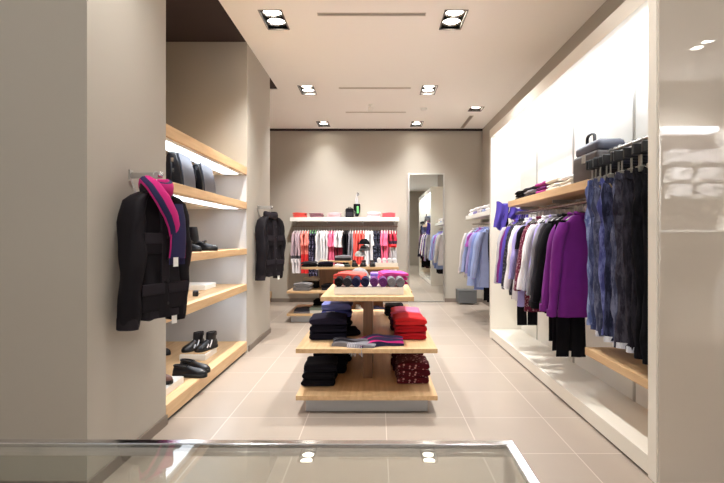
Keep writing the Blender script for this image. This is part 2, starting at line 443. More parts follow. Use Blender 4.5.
# back wall rack
t = thing('wall_shelf', 'long white shelf on back wall above the colourful tops', 'shelf', (-.58, 8.9, 1.5))
obj('board', bxm(-.977, .974, -.4, -.001, 0, .07), WHITE, t, bevel=.003)
bm = bmesh.new()
for x in (-.9, -.32, .32, .9): box(bm, x-.01, x+.01, -.34, -.002, -.04, 0)
obj('bracket', bm, STEEL, t)
rail('clothes_rail', 'long clothes rail on back wall under the white shelf', (-1.53, 8.62, 1.41), (.38, 8.62, 1.41), .012, (.03, .34, .66, .97), RAILM, (0, .275, 0))

# ------------------------------------------------------------------ left niche shelves
LED = emit('led_strip', (232, 243, 255), 3.2)
def niche_shelf(z0, z1, label, lit):
    t = thing('niche_shelf', label, 'shelf', (-2.25, 4.015, z0))
    obj('board', bxm(.001, .89, -.952, .952, 0, z1-z0), OAK_Y, t, bevel=.003)
    if lit:
        obj('underside_panel', bxm(.02, .87, -.945, .945, -.004, 0), WHITE, t)
        s = obj('light_strip', bxm(.68, .83, -.94, .84, -.006, .0), LED, t)
niche_shelf(1.86, 1.94, 'topmost oak niche shelf, empty, lit underneath', True)
niche_shelf(1.504, 1.574, 'lit oak niche shelf carrying the two dark bags', True)
niche_shelf(1.03, 1.09, 'oak niche shelf carrying the black ankle boots', True)
niche_shelf(.65, .72, 'oak niche shelf with a white riser and small black case', True)
t = thing('shoe_platform', 'thick low oak platform in the left niche carrying shoes', 'platform', (-2.25, 4.015, 0))
obj('base', bxm(.05, .875, -.94, .94, 0, .025), BLACKP, t)
obj('board', bxm(.001, .89, -.952, .952, .025, .12), OAK_Y, t, bevel=.003)

# ------------------------------------------------------------------ display tables
def display_table(label, loc, rz):
    t = thing('display_table', label, 'display table', loc, rz, 'stepped oak display tables')
    bm = bmesh.new(); box(bm, -.835, .835, -.42, .42, .006, .098); obj('plinth', bm, GREYP, t, bevel=.002)
    for z0, z1, nm in ((.098, .13, 'lower_shelf'), (.418, .449, 'middle_shelf')):
        obj(nm, bxm(-.885, .885, -.4815, .4815, z0, z1), OAK_X, t, bevel=.002)
    obj('support_board', bxm(-.48, .48, -.035, .035, .13, .418), BROWN, t)
    obj('support_board', bxm(-.48, .48, -.035, .035, .449, .747), BROWN, t)
    obj('table_top', bxm(-.705, .705, -.335, .335, .747, .78), OAK_X, t, bevel=.002)
    return t
T1 = display_table('three-tier oak display table in the middle of the shop, nearest', (-.07, 4.105, 0), PI/2)
T2 = copy_tree(T1, (-.39, 7.18, 0), 0, 'three-tier oak display table in front of the back wall rail')

# ------------------------------------------------------------------ hangers
def mk_hanger(name, m, w=.17):
    t = thing(name, 'x', 'hanger')
    bm = bmesh.new()
    sweep(bm, [(-w, 0, -.135), (-w*.7, 0, -.108), (-w*.3, 0, -.082), (0, 0, -.072), (w*.3, 0, -.082), (w*.7, 0, -.108), (w, 0, -.135)], [(.009, .011)]*7, 8, (0, 1, 0))
    obj('shoulders', bm, m, t, smooth=True)
    pts = [(0, 0, -.072), (0, 0, -.045)] + [(.020*math.sin(a)+.0, 0, -.0+.020*-math.cos(a)) for a in [0.4+k*.62 for k in range(8)]]
    obj('hook', tube(pts, .0028, 6, (0, 1, 0)), STEEL, t, smooth=True)
    return t
HANG = {}
def hanger_at(kind, loc, rz, label, group):
    if kind not in HANG:
        HANG[kind] = mk_hanger('coat_hanger', {'dark': DARKPLAST, 'pale': PALEPLAST, 'green': mat('green_plastic', (130, 200, 130), .4), 'wide': DARKPLAST}[kind], .13 if kind == 'wide' else .115)
        h = HANG[kind]; h.location = loc; h.rotation_euler = (0, 0, rz); h['label'] = label; h['group'] = group
        return h
    return copy_tree(HANG[kind], loc, rz, label, group)

# ------------------------------------------------------------------ hanging garments
def torso(W, L, b, seed, flare=1.0, drop=.05, n=28, fold=.012, neck=.055):
    R = random.Random(seed); ph = R.random()*6; nf = R.choice((3, 4, 5))
    rings = []
    sh = -.105-drop
    prof = [(-.082, neck*.9, .020), (-.09, neck, .026), (-.105, neck+.03, .03), ((-.105+sh)/2, W*.68, .034), (sh, W*.93, .034), (sh-.03, W, b*.8), (sh-.09, W*1.0, b)]
    for z, a, bb in prof: rings.append(ell((0, 0, z), a, bb, n, 2.3))
    k = 15
    z0 = sh-.09
    for i in range(1, k+1):
        f = i/k; z = z0+(-L-z0)*f
        a = W*(1+(flare-1)*f-.03*math.sin(f*PI))
        rings.append(ell((0.006*math.sin(ph+3*f), .006*math.sin(ph*2+4*f), z), a, b*(1+.1*f), n, 2.4, fold*f, nf, ph+f))
    # inner hem
    rings.append([Vector((p.x*.9, p.y*.6, p.z+.015)) for p in rings[-1]])
    bm = bmesh.new(); loft(bm, rings); crumple(bm, .009*min(1, b/.03), 16, seed); return bm
def sleeve(side, W, z0, Ls, r0, r1, seed, out=.012, fwd=0.0, yflat=1.0):
    R = random.Random(seed*3+side); ph = R.random()*6
    rings = []; k = 14
    if side > 0: out = min(out, .035)
    for i in range(k+1):
        f = i/k
        x = W-.03+.03*min(1, f*4)+out*f
        z = z0-Ls*f
        y = -fwd*f+.008*math.sin(ph+5*f)
        r = r0+(r1-r0)*f+.003*math.sin(ph*3+13*f)
        if i == 0: r *= .72
        rings.append(ell((side*x, y, z+(side*0)), r*.8, r*yflat, 14, 2.2))
    rings.append([Vector((side*(x)+(p.x-side*x)*.8, y+(p.y-y)*.8, p.z+.012)) for p in rings[-1]])
    bm = bmesh.new(); loft(bm, rings); crumple(bm, .008, 20, seed+side); return bm
def top_garment(name, label, cat, loc, rz, m, L=.66, W=.165, Ls=.56, b=.03, seed=1, group=None, collar=None, flare=1.03, drop=.05, cuff=None, sleeve_m=None, hem=None, spread=.02):
    t = thing(name, label, cat, loc, rz, group)
    obj('body', torso(W, L, b, seed, flare, drop), m, t, smooth=True)
    if Ls:
        for s in (-1, 1):
            r0, r1 = (.055, .036) if Ls > .3 else (.056, .058)
            q = obj('sleeve', sleeve(s, W, -.145, Ls, r0*min(1, b/.03), r1*min(1, b/.03), seed, yflat=min(1, b/.04), out=spread if Ls > .3 else .035), sleeve_m or m, t, smooth=True)
            if cuff:
                bm = bmesh.new(); z = -.145-Ls; x = W+(spread if s < 0 else min(spread, .035))
                loft(bm, [ell((s*x, 0, z+.05), .031, .040*min(1, b/.03), 14), ell((s*x, 0, z), .031, .040*min(1, b/.03), 14)])
                obj('cuff', bm, cuff, q, smooth=True)
    if collar:
        pts = [(.052*math.cos(a), .026*math.sin(a), -.083+.006*math.cos(2*a)) for a in [2*PI*k/14 for k in range(15)]]
        bm = bmesh.new(); sweep(bm, pts, [(.009, .013)]*15, 8, (0, 0, 1)); obj('collar', bm, collar, t, smooth=True)
    if hem:
        bm = bmesh.new(); loft(bm, [ell((0, 0, -L+.05), W*flare*1.01, b*1.18, 24, 2.4), ell((0, 0, -L-.002), W*flare*1.0, b*1.15, 24, 2.4)]); obj('hem_band', bm, hem, t, smooth=True)
    return t
def trousers(name, label, cat, loc, rz, m, L=.95, W=.15, seed=1, group=None, z0=-.12, b=.026):
    """folded lengthwise on a hanger: waistband, two legs"""
    t = thing(name, label, cat, loc, rz, group)
    bm = bmesh.new(); loft(bm, [ell((0, 0, z0+.012), W*.94, b*.7, 24, 2.6), ell((0, 0, z0), W*.97, b*.9, 24, 2.6), ell((0, 0, z0-.045), W*.99, b*.95, 24, 2.6)])
    obj('waistband', bm, m, t, smooth=True)
    for s in (-1, 1):
        rings = []
        R = random.Random(seed*7+s); ph = R.random()*6
        for i in range(11):
            f = i/10; z = z0-.04-(L-.04)*f
            a = W*.5*(1-.12*f)+.004*math.sin(ph+9*f)
            rings.append(ell((s*(W*.495-.0*f+.004*math.sin(ph+4*f)), .006*math.sin(ph+5*f), z), a, b*(1-.1*f)+.003*math.sin(ph*2+12*f), 16, 2.4, .005*f, 3, ph))
        rings.append([Vector((s*W*.495+(p.x-s*W*.495)*.8, p.y*.6, p.z+.012)) for p in rings[-1]])
        bm = bmesh.new(); loft(bm, rings); obj('leg', bm, m, t, smooth=True)
    return t

# fabrics
F = dict(
 white=fabric((232, 230, 232)), offwhite=fabric((214, 210, 212)), lgrey=fabric((172, 170, 178)), grey=fabric((128, 126, 134)),
 charcoal=fabric((48, 46, 52)), charcoalpat=fabric((46, 44, 52), 'floral', (90, 88, 100), scale=26), black=fabric((20, 19, 23)), navy=fabric((34, 34, 62)),
 violet=fabric((80, 66, 158)), lav=fabric((158, 150, 206)), plum=fabric((110, 36, 110)), purple=fabric((112, 34, 124)),
 wine=fabric((96, 26, 52), 'dots', (178, 150, 158), scale=55), wineplain=fabric((104, 30, 60)), ltblue=fabric((160, 176, 222)), blueshirt=fabric((128, 146, 206)),
 pink=fabric((236, 110, 146)), coral=fabric((238, 92, 84)), salmon=fabric((240, 136, 124)), red=fabric((170, 14, 26)), blush=fabric((222, 186, 192)),
 floral=fabric((28, 26, 40), 'floral', (150, 140, 176), scale=22), blackpat=fabric((24, 24, 34), 'floral', (120, 124, 150), scale=24),
 burgundy=fabric((74, 10, 26)), magenta=fabric((196, 40, 122)), rose=fabric((232, 118, 150)), cream=fabric((226, 220, 206)), redlt=fabric((206, 38, 42)),
 burgdots=fabric((82, 14, 28), 'dots', (200, 150, 150), scale=38), darknavy=fabric((26, 24, 38)), blue=fabric((84, 88, 160)), paleblue=fabric((124, 130, 190)),
 aubergine=fabric((62, 26, 56)), greyknit=fabric((134, 132, 134), 'rows', (110, 108, 110), scale=60), beige=fabric((196, 182, 162)),
)
# --- main rail: from its far end to the jeans
MR = 'clothes on the long rail under the oak shelf'
PL = 'on the long rail'
main = [  # y, kind, desc, material, L, Ls, extra
 (5.04, 'cardigan', 'pale grey long-sleeved cardigan at the far end of the long rail', F['lgrey'], .80, .60, {}),
 (4.96, 'blouse', 'plum blouse beside the pale grey cardigan at the far rail end', F['plum'], .78, .58, {}),
 (4.88, 'shirt', 'dark violet shirt between plum blouse and charcoal patterned tops', F['violet'], .74, .58, {}),
 (4.80, 'blouse', 'charcoal patterned blouse, farther of two hanging after the violet shirt', F['charcoalpat'], .84, .60, {}),
 (4.71, 'blouse', 'charcoal patterned blouse, nearer of two, beside a white cardigan', F['charcoalpat'], .86, .62, {}),
 (4.62, 'cardigan', 'long white cardigan next to the charcoal patterned blouses', F['white'], .86, .62, {}),
 (4.54, 'cardigan', 'off-white cardigan just before the lavender top on the long rail', F['offwhite'], .87, .6, {}),
 (4.46, 'blouse', 'lavender blouse before the wine dotted dresses on the long rail', F['lav'], .90, .5, {}),
 (4.37, 'waistcoat', 'short black top with white trim hanging before the wine dotted blouses', F['black'], .62, .22, {'collar': F['white']}),
 (4.28, 'blouse', 'wine red white-dotted blouse, farther of two', F['wine'], .92, .58, {}),
 (4.20, 'blouse', 'wine red white-dotted blouse, nearer of two', F['wine'], .91, .58, {}),
 (4.12, 'shirt', 'white shirt hanging just after the wine dotted blouses', F['white'], .78, .56, {}),
 (4.04, 'cardigan', 'light grey cardigan between the white shirt and lavender shirt', F['lgrey'], .80, .56, {}),
 (3.96, 'shirt', 'lavender shirt between the light grey and mid grey tops', F['lav'], .76, .58, {}),
 (3.88, 'cardigan', 'mid grey cardigan beside the dark jackets on the long rail', F['grey'], .78, .58, {}),
 (3.79, 'jacket', 'charcoal jacket, farther of two dark jackets before the purple sweaters', F['charcoal'], .84, .66, {}),
 (3.68, 'jacket', 'black jacket, nearer of two dark jackets before the purple sweaters', F['black'], .84, .66, {}),
 (3.57, 'sweater', 'bright purple long-sleeved sweater, farther of two', F['purple'], .82, .66, {}),
 (3.47, 'sweater', 'bright purple long-sleeved sweater, nearer of two, beside the jeans', F['purple'], .83, .68, {}),
]
for i, (y, nm, ds, m, L, Ls, ex) in enumerate(main):
    cuffm = m if nm in ('sweater', 'jacket') else None
    big = nm in ('sweater', 'jacket')
    top_garment(nm, ds, nm, (1.49+random.uniform(-.008, .008), y, 1.46), math.radians(random.uniform(-13, 10)), m, L, (.155 if big else .145)+random.uniform(-.01, .01), Ls, .034 if big else .03, 20+i, MR, spread=.085+random.uniform(-.02, .02), flare=1.15, drop=.065, cuff=cuffm, hem=cuffm if nm == 'sweater' else None, **{'collar': m, **ex})
    hanger_at('dark', (1.5, y, 1.46), 0, ' '.join(('dark hanger inside the '+ds.replace(' on the long rail', '').replace('long-sleeved ', '')).split()[:16]), 'hangers on the long rail')
for y, L, x, ds in ((4.585, .96, 1.43, 'black trousers reaching low between the white cardigans on the long rail'),):
    trousers('trousers', ds, 'trousers', (1.45, y-.0, 1.44), 0, F['black'], L, .10, 3, MR, b=.012)
for k, (y, L) in enumerate(((3.735, .93), (3.625, .98), (3.52, 1.0))):
    trousers('trousers', f'black trousers hanging low under the purple sweaters, {ORD[k]} of three from the far side', 'trousers', (1.455-.01*k, y, 1.44), 0, F['black'], L, .115, 40+k, MR, b=.012)

# purple garment draped over the far end of the rail
t = thing('draped_blouse', 'violet top slung over the far end of the long rail', 'top', (1.47, 5.22, 1.46))
def drape(x0, x1, z0, z1, y0, thick, seed, m, name):
    bm = bmesh.new(); rows = []
    n = 7
    R = random.Random(seed); ph = R.random()*5
    for j in range(9):
        f = j/8; r = []
        z = z1+(z0-z1)*f
        for k in range(n+1):
            g = k/n; x = x0+(x1-x0)*g+.02*math.sin(ph+f*3)
            r.append(Vector((x, y0+.02*math.sin(ph+g*9+f*2)*(.4+f), z+.02*math.sin(g*5+ph))))
        back = [Vector((p.x, p.y+thick, p.z)) for p in r[::-1]]
        rows.append(r+back)
    loft(bm, rows); return obj(name, bm, m, t, smooth=True)
drape(-.17, -.05, -.16, .125, -.01, .03, 3, F['violet'], 'sleeve')
drape(-.06, .0, -.15, .10, .015, .03, 5, F['black'], 'lining')
drape(-.02, .1, -.06, .075, -.02, .04, 8, F['violet'], 'body')
drape(.1, .22, -.05, .07, -.0, .03, 9, F['violet'], 'sleeve')

# --- jeans on clip hangers
def mk_clip():
    t = thing('clip_hanger', 'x', 'hanger')
    bm = bmesh.new(); box(bm, -.165, .165, -.01, .01, -.12, -.06); obj('bar', bm, BLACKP, t, bevel=.004)
    pts = [(0, 0, -.075), (0, 0, -.04)] + [(.018*math.sin(a), 0, -.018*math.cos(a)) for a in [0.4+k*.62 for k in range(8)]]
    obj('hook', tube(pts, .003, 6, (0, 1, 0)), STEEL, t, smooth=True)
    for s in (-1, 1):
        bm = bmesh.new(); box(bm, s*.12-.004, s*.12+.004, -.008, .008, -.19, -.105); box(bm, s*.12-.016, s*.12+.016, -.016, .016, -.212, -.178)
        obj('clip', bm, mat('clip_metal', (150, 145, 136), .35, metal=.8), t, bevel=.003)
    return t
def denim(c, c2): return fabric(c, 'denim', c2)
D = [denim((92, 106, 160), (160, 172, 214)), denim((52, 60, 98), (98, 108, 150)), denim((60, 64, 90), (112, 116, 142)), denim((62, 66, 122), (120, 128, 186)),
     denim((34, 36, 56), (70, 74, 104)), denim((44, 42, 54), (84, 82, 94)), denim((32, 30, 38), (60, 58, 68)), denim((22, 21, 26), (42, 40, 48)), denim((14, 14, 18), (28, 27, 33))]
STITCH = fabric((150, 130, 100)); PALEHEM = fabric((196, 200, 214), 'denim', (230, 232, 238))
def sag(bm, W, z0, amt, reach):
    for v in bm.verts:
        f = max(0, 1-(z0-v.co.z)/reach) if v.co.z < z0 else 1
        v.co.z -= amt*max(0, 1-(v.co.x/W)**2)*(1 if v.co.y < 0 else .3)*f
        v.co.y -= .3*amt*max(0, 1-(v.co.x/W)**2)*(1 if v.co.y < 0 else 0)*f
    return bm
def jeans(label, loc, rz, m, L, seed, hem, bk):
    t = thing('jeans', label, 'jeans', loc, rz, 'jeans on the clip hangers')
    W = .158; z0 = -.19; b = .027
    R = random.Random(seed)
    bm = bmesh.new(); loft(bm, [ell((0, 0, z0), W*.95, b*.6, 28, 2.6, .014, 3, seed), ell((0, 0, z0-.045), W*.98, b*.75, 28, 2.6, .012, 3, seed)]); crumple(bm, .016, 16, seed); sg = R.uniform(.03, .075); sag(bm, W, z0-.05, sg, .2)
    wb = obj('waistband', bm, m, t, smooth=True)
    bm = bmesh.new()
    for k in range(4):
        x = -W*.75+k*W*.5; box(bm, x-.005, x+.005, -b*.85-.004, -b*.4, z0-.05, z0+.006)
    sag(bm, W, z0-.05, sg, .2)
    obj('belt_loops', bm, m, wb)
    obj('button', lathe([(.009, 0), (.009, .005)], 12), STEEL, wb).location = (0.01, -b*.8-.3*sg, z0-.03-sg)
    rings = []; ph = R.random()*6
    for i in range(11):
        f = i/10; z = z0-.042-.24*f
        rings.append(ell((.004*math.sin(ph+4*f), .004*math.sin(ph+6*f), z), W*(1+.05*math.sin(f*PI)), b*(.8+.35*f), 28, 2.5, .006+.004*math.sin(3*f+ph), 4, ph+2*f))
    bm = bmesh.new(); loft(bm, rings); crumple(bm, .022, 20, seed); sag(bm, W, z0-.05, sg, .2); obj('hips', bm, m, t, smooth=True)
    if not bk:
        bm = bmesh.new(); zc = z0-.05-sg
        sweep(bm, [(-.05, -b-.02, zc-.06), (-.03, -b-.035, zc-.01), (0, -b-.035, zc+.005), (.03, -b-.035, zc-.015), (.06, -b-.02, zc-.08)], [(.012, .005)]*5, 8, (0, 1, 0)); obj('belt_tie', bm, m, t, smooth=True)
    for s in (-1, 1):
        rings = []; ph = R.random()*6
        for i in range(22):
            f = i/21; z = z0-.25-(L-.25)*f
            cx = s*(W*.5+.004*math.sin(ph+5*f)); a = W*.5*(1.0-.06*f)+.003*math.sin(ph+14*f)
            rings.append(ell((cx, .007*math.sin(ph+6*f), z), a, b*(1.1-.2*f)+.003*math.sin(ph*2+16*f), 18, 2.4, .004, 3, ph+3*f))
        rings.append([Vector((cx+(p.x-cx)*.8, p.y*.6, p.z+.012)) for p in rings[-1]])
        bm = bmesh.new(); loft(bm, rings); crumple(bm, .014, 17, seed+s*3); lg = obj('leg', bm, m, t, smooth=True)
        bm = bmesh.new(); z = z0-L
        loft(bm, [ell((cx, .007*math.sin(ph+6), z+.03), W*.48, b*.98, 18, 2.4), ell((cx, .007*math.sin(ph+6), z-.004), W*.485, b*.98, 18, 2.4)])
        obj('cuff', bm, hem, lg, smooth=True)
        bm = bmesh.new()
        pts = [(s*W*.86, -b*1.25, z0-.05), (s*W*.6, -b*1.3, z0-.115), (s*W*.3, -b*1.32, z0-.12)]
        sweep(bm, pts, .004, 6, (0, 1, 0)); obj('pocket_seam', bm, STITCH if bk else m, t, smooth=True)
    return t
jn = [(3.14, 0, 'pale blue jeans at the far end of the clip hangers', 1.03, 0), (3.07, 1, 'faded blue jeans second from the far end', 1.05, 0), (3.0, 2, 'grey-blue washed jeans third from the far end', 1.08, 1),
      (2.935, 3, 'bright mid-blue jeans fourth from the far end', 1.06, 0), (2.87, 4, 'dark blue jeans just after the mid-blue pair', 1.09, 1), (2.805, 2, 'grey-blue washed jeans between the dark blue and charcoal pairs', 1.10, 1),
      (2.74, 5, 'charcoal washed jeans in the middle of the dark pairs', 1.10, 1), (2.675, 6, 'dark grey jeans fourth from the near end', 1.10, 1),
      (2.61, 7, 'near-black jeans third from the near end', 1.11, 0), (2.545, 8, 'black jeans second from the near end', 1.11, 0), (2.475, 8, 'black jeans at the near end by the cream frame', 1.12, 0)]
clip = mk_clip()
for i, (y, di, ds, L, pale) in enumerate(jn):
    rz = math.radians(random.uniform(-15, 15)); x = 1.545+random.uniform(-.008, .008)
    jeans(ds, (x, y, 1.77), rz, D[di], L*.925, 60+i, PALEHEM if pale else D[di], di < 5)
    lb = 'black clip hanger gripping the '+ds
    if i == 0: clip.location = (x, y, 1.77); clip.rotation_euler = (0, 0, rz); clip['label'] = lb; clip['group'] = 'clip hangers holding jeans'
    else: copy_tree(clip, (x, y, 1.77), rz, lb, 'clip hangers holding jeans')

# --- far right rail
FR = 'clothes on the far right rail'
far = [(7.35, 'shirt', 'grey-white shirt at the far end of the far right rail', F['offwhite'], .82, .62), (7.18, 'cardigan', 'pale grey cardigan second on the far right rail', F['lgrey'], .74, .58),
       (7.02, 'blouse', 'light blue blouse third on the far right rail', F['ltblue'], .92, .58), (6.87, 't_shirt', 'purple t-shirt with white edge on the far right rail', fabric((160, 70, 170), 'bands', None, [(0, (235, 235, 240)), (.56, (164, 84, 178))]), .50, .2),
       (6.72, 'shirt', 'lavender shirt beside the purple t-shirt on the far right rail', F['lav'], .80, .58), (6.55, 'shirt', 'blue shirt in the middle of the far right rail', F['blueshirt'], .93, .6),
       (6.38, 'shirt', 'pale blue shirt second from near end of far right rail', F['ltblue'], .88, .6), (6.22, 'shirt', 'blue-grey shirt nearest the cream unit on the far right rail', fabric((140, 150, 190)), .86, .6)]
for i, (y, nm, ds, m, L, Ls) in enumerate(far):
    top_garment(nm, ds, nm.replace('_', '-'), (1.53, y, 1.42), math.radians(random.uniform(-12, 12)), m, L, .17, Ls, .045, 120+i, FR, collar=m, drop=.065, spread=.09, flare=1.15)
    hanger_at('dark', (1.55, y, 1.42), 0, 'dark hanger inside the '+ds, 'hangers on the far right rail')
for k, y in enumerate((6.46, 6.30, 6.14)):
    trousers('trousers', f'black trousers hanging below the blue shirts, {ORD[k]} of three from the far side', 'trousers', (1.58, y, 1.42), 0, F['black'], .95, .14, 140+k, FR, b=.02)
# --- back rail: left to right
BR = 'tops on the back wall rail'
SP = fabric((196, 172, 180), 'bands', None, [(0, (232, 226, 228)), (.42, (74, 68, 74)), (.475, (196, 172, 180))])
SAL = fabric((240, 136, 124), 'bands', None, [(0, (222, 50, 50)), (.50, (242, 140, 128))])
WDR = fabric((232, 230, 232), 'bands', None, [(0, (120, 24, 44)), (.62, (236, 232, 234))])
MAR = fabric((190, 40, 60), 'bands', None, [(0, (206, 202, 204)), (.62, (232, 60, 66)), (.68, (60, 36, 56)), (.735, (170, 40, 62))])
seq = [(3, 'sweater', 'grey-pink top with dark band', SP, .84, .5, 'pale'), (3, 't_shirt', 'salmon and red t-shirt', SAL, .84, .2, 'pale'), (3, 'dress', 'black floral dress', F['floral'], 1.0, 0, 'green'),
       (4, 'blouse', 'white blouse', F['white'], .78, .5, 'pale'), (3, 't_shirt', 'bright pink t-shirt', F['pink'], .8, .22, 'pale'), (3, 't_shirt', 'white and dark red t-shirt', WDR, .84, .22, 'pale'),
       (2, 'dress', 'plain black dress', F['black'], .95, 0, 'dark'), (2, 'cardigan', 'plain grey cardigan', F['grey'], .9, .5, 'pale'), (4, 'sweater', 'coral red sweater', F['coral'], .84, .55, 'pale'),
       (3, 't_shirt', 'plain white t-shirt', F['white'], .72, .2, 'pale'), (3, 'dress', 'black and grey patterned dress', F['blackpat'], .9, 0, 'dark'), (3, 't_shirt', 'rose pink t-shirt', F['pink'], .86, .2, 'pale'),
       (3, 't_shirt', 'maroon and red striped t-shirt over grey', MAR, .9, .2, 'pale')]
tot = sum(s[0] for s in seq); x = -1.49; dx = 1.82/(tot-1); si = 0
for cnt, nm, ds, m, L, Ls, hk in seq:
    for k in range(cnt):
        lb = f'{ds} on the back rail, {ORD[k]} of {NUM[cnt]} from left'
        rz = PI/2+math.radians(random.uniform(-9, 9))
        top_garment(nm, lb, nm.replace('_', '-'), (x, 8.62, 1.41), rz, m, L, .155, Ls, .021, 200+si, BR, drop=.035)
        hanger_at(hk, (x, 8.62, 1.41), PI/2, f'{"black" if hk == "dark" else hk} hanger inside the {ORD[k]} {ds}', 'hangers on the back wall rail')
        x += dx; si += 1

# ------------------------------------------------------------------ the two jackets on wall hooks
JK = fabric((27, 24, 28), rough=.6); JK2 = fabric((40, 36, 41), rough=.6)
def hook(label, loc):
    t = thing('wall_hook', label, 'wall hook', loc, 0, 'steel hooks on the left columns')
    obj('arm', bxm(0, .17, -.005, .005, -.017, .017), STEEL, t, bevel=.002)
    obj('plate', bxm(0, .006, -.02, .02, -.03, .03), STEEL, t)
    obj('brace', tube([(.004, 0, -.02), (.03, .02, -.12), (.02, .03, -.15)], .004, 6, (0, 1, 0)), STEEL, t, smooth=True)
    bm = lathe([(.004, -.018), (.012, -.014), (.016, 0), (.012, .014), (.004, .018)], 14, (.165, 0, .004)); obj('knob', bm, CHROME, t, smooth=True)
    return t
h1 = hook('steel hook on the near left column holding the jacket with scarf', (WL, 2.62, 1.545))
copy_tree(h1, (WL, 5.40, 1.545), 0, 'steel hook on the farther left column holding the plain black jacket')
def jacket(label, loc, rz):
    t = thing('jacket', label, 'jacket', loc, rz, 'dark jackets hung on the left columns')
    W, L, b = .145, .77, .062
    bm = torso(W, L, b, 5, 1.16, .06, 36, .018, .07); crumple(bm, .012, 12, 9)
    obj('body', bm, JK, t, smooth=True)
    for s in (-1, 1):
        rings = []
        for xx, z, r in ((.075, -.10, .036), (.11, -.118, .05), (.138, -.155, .062), (.155, -.22, .07)): rings.append(ell((s*xx, 0, z), r*.72, r, 18, 2.1))
        for i in range(1, 15):
            f = i/14
            xx = .155+(.03 if s < 0 else -.005)*f+.01*math.sin(f*2.2); z = -.22-.59*f
            r = .073-.017*f
            rings.append(ell((s*xx, -.03*math.sin(f*2.6)+(.0 if s < 0 else .035)*f, z), r*.74, r, 18, 2.2))
        rings.append([Vector((s*xx+(p.x-s*xx)*.8, p.y*.8, p.z+.02)) for p in rings[-1]])
        bm = bmesh.new(); loft(bm, rings); crumple(bm, .016, 13, 4+s); sl = obj('sleeve', bm, JK, t, smooth=True)
        bm = bmesh.new(); loft(bm, [ell((s*xx, -.015+(.035 if s > 0 else 0), -.755), .044, .06, 18), ell((s*xx, -.015+(.035 if s > 0 else 0), -.812), .045, .061, 18)]); obj('cuff', bm, JK2, sl, smooth=True)
        for z, hgt, w in ((-.33, .10, .055), (-.60, .13, .07)):
            bm = bmesh.new(); box(bm, s*.085-w, s*.085+w, -b-.012, -b+.02, z-hgt, z); p = obj('pocket', bm, JK, t, bevel=.006)
            bm = bmesh.new(); box(bm, s*.085-w-.004, s*.085+w+.004, -b-.019, -b+.0, z-.045, z+.012); obj('flap', bm, JK2, p, bevel=.004)
    bm = bmesh.new(); box(bm, -.028, .028, -b-.012, -b+.012, -L+.02, -.15); obj('placket', bm, JK2, t, bevel=.005)
    for k in range(5):
        bm = bmesh.new(); sweep(bm, [(.01, -b-.018, -.22-.12*k), (.01, -b-.01, -.22-.12*k)], .008, 10, (0, 0, 1)); obj('button', bm, BLACKP, t)
    pts = [(.085*math.cos(a), .055*math.sin(a)-.005, -.075-.02*max(0, -math.sin(a))) for a in [2*PI*k/18 for k in range(19)]]
    bm = bmesh.new(); sweep(bm, pts, [(.014, .034)]*19, 10, (0, 0, 1)); obj('collar', bm, JK2, t, smooth=True)
    bm = bmesh.new(); loft(bm, [ell((0, 0, -L+.035), W*1.17, b*1.17, 30, 2.4, .006, 4, 2), ell((0, 0, -L-.004), W*1.175, b*1.17, 30, 2.4, .006, 4, 2)]); obj('hem_band', bm, JK2, t, smooth=True)
    tg = bmesh.new(); box(tg, .05, .085, -b-.004, -b, -L-.05, -L+.002); obj('price_tag', tg, TAGW, t)
    return t
j1 = jacket('black field jacket with magenta scarf on the near left column', (WL+.145, 2.61, 1.545), math.radians(68))
j2 = copy_tree(j1, (WL+.145, 5.41, 1.545), math.radians(64), 'plain black jacket without scarf on the farther left column')
hanger_at('wide', (WL+.145, 2.61, 1.545), math.radians(68), 'dark hanger inside the jacket with the magenta scarf', 'hangers holding the jackets')
hanger_at('wide', (WL+.145, 5.41, 1.545), math.radians(64), 'dark hanger inside the plain black jacket', 'hangers holding the jackets')
# scarf on jacket
t = thing('scarf', 'magenta and navy striped scarf draped over the near black jacket', 'scarf', (WL+.145, 2.61, 1.545), math.radians(60))
MAG = fabric((190, 36, 116)); NVY = fabric((44, 42, 78))
smi = lambda i, j: 1 if j in (2, 3, 8, 9) else 0
pts = []
for k in range(13):
    a = PI*.62+k/12*(2*PI-PI*.1)
    pts.append((.075*math.cos(a), .06*math.sin(a)-.004, -.055-.03*max(0, -math.sin(a))))
bm = bmesh.new(); sweep(bm, pts, [(.02, .042)]*13, 14, (0, 0, 1), smi); obj('neck_loop', bm, [MAG, NVY], t, smooth=True)
pts = [(-.085, -.03, -.03), (-.075, -.085, -.07), (-.035, -.108, -.14), (.01, -.112, -.22), (.035, -.108, -.28), (.045, -.104, -.33)]
bm = bmesh.new(); sweep(bm, pts, [(.036, .02), (.042, .022), (.046, .022), (.044, .022), (.04, .02), (.036, .018)], 14, (0, 1, 0), smi); obj('front_fold', bm, [MAG, NVY], t, smooth=True)
pts = [(.06, -.098, -.16), (.062, -.106, -.24), (.06, -.11, -.32), (.058, -.108, -.40), (.056, -.104, -.455)]
bm = bmesh.new(); sweep(bm, pts, [(.035, .014), (.045, .016), (.05, .016), (.05, .014), (.052, .012)], 14, (0, 1, 0), lambda i, j: 0 if j in (0, 6, 7, 13) else 1); obj('hanging_end', bm, [MAG, NVY], t, smooth=True)
bm = bmesh.new()
for k in range(10): sweep(bm, [(.01+.01*k, -.104, -.45), (.01+.0102*k, -.104, -.49)], .0035, 6, (0, 1, 0))
obj('fringe', bm, NVY, t, smooth=True)
obj('care_tag', bxm(.02, .05, -.122, -.12, -.5, -.45), TAGW, t)

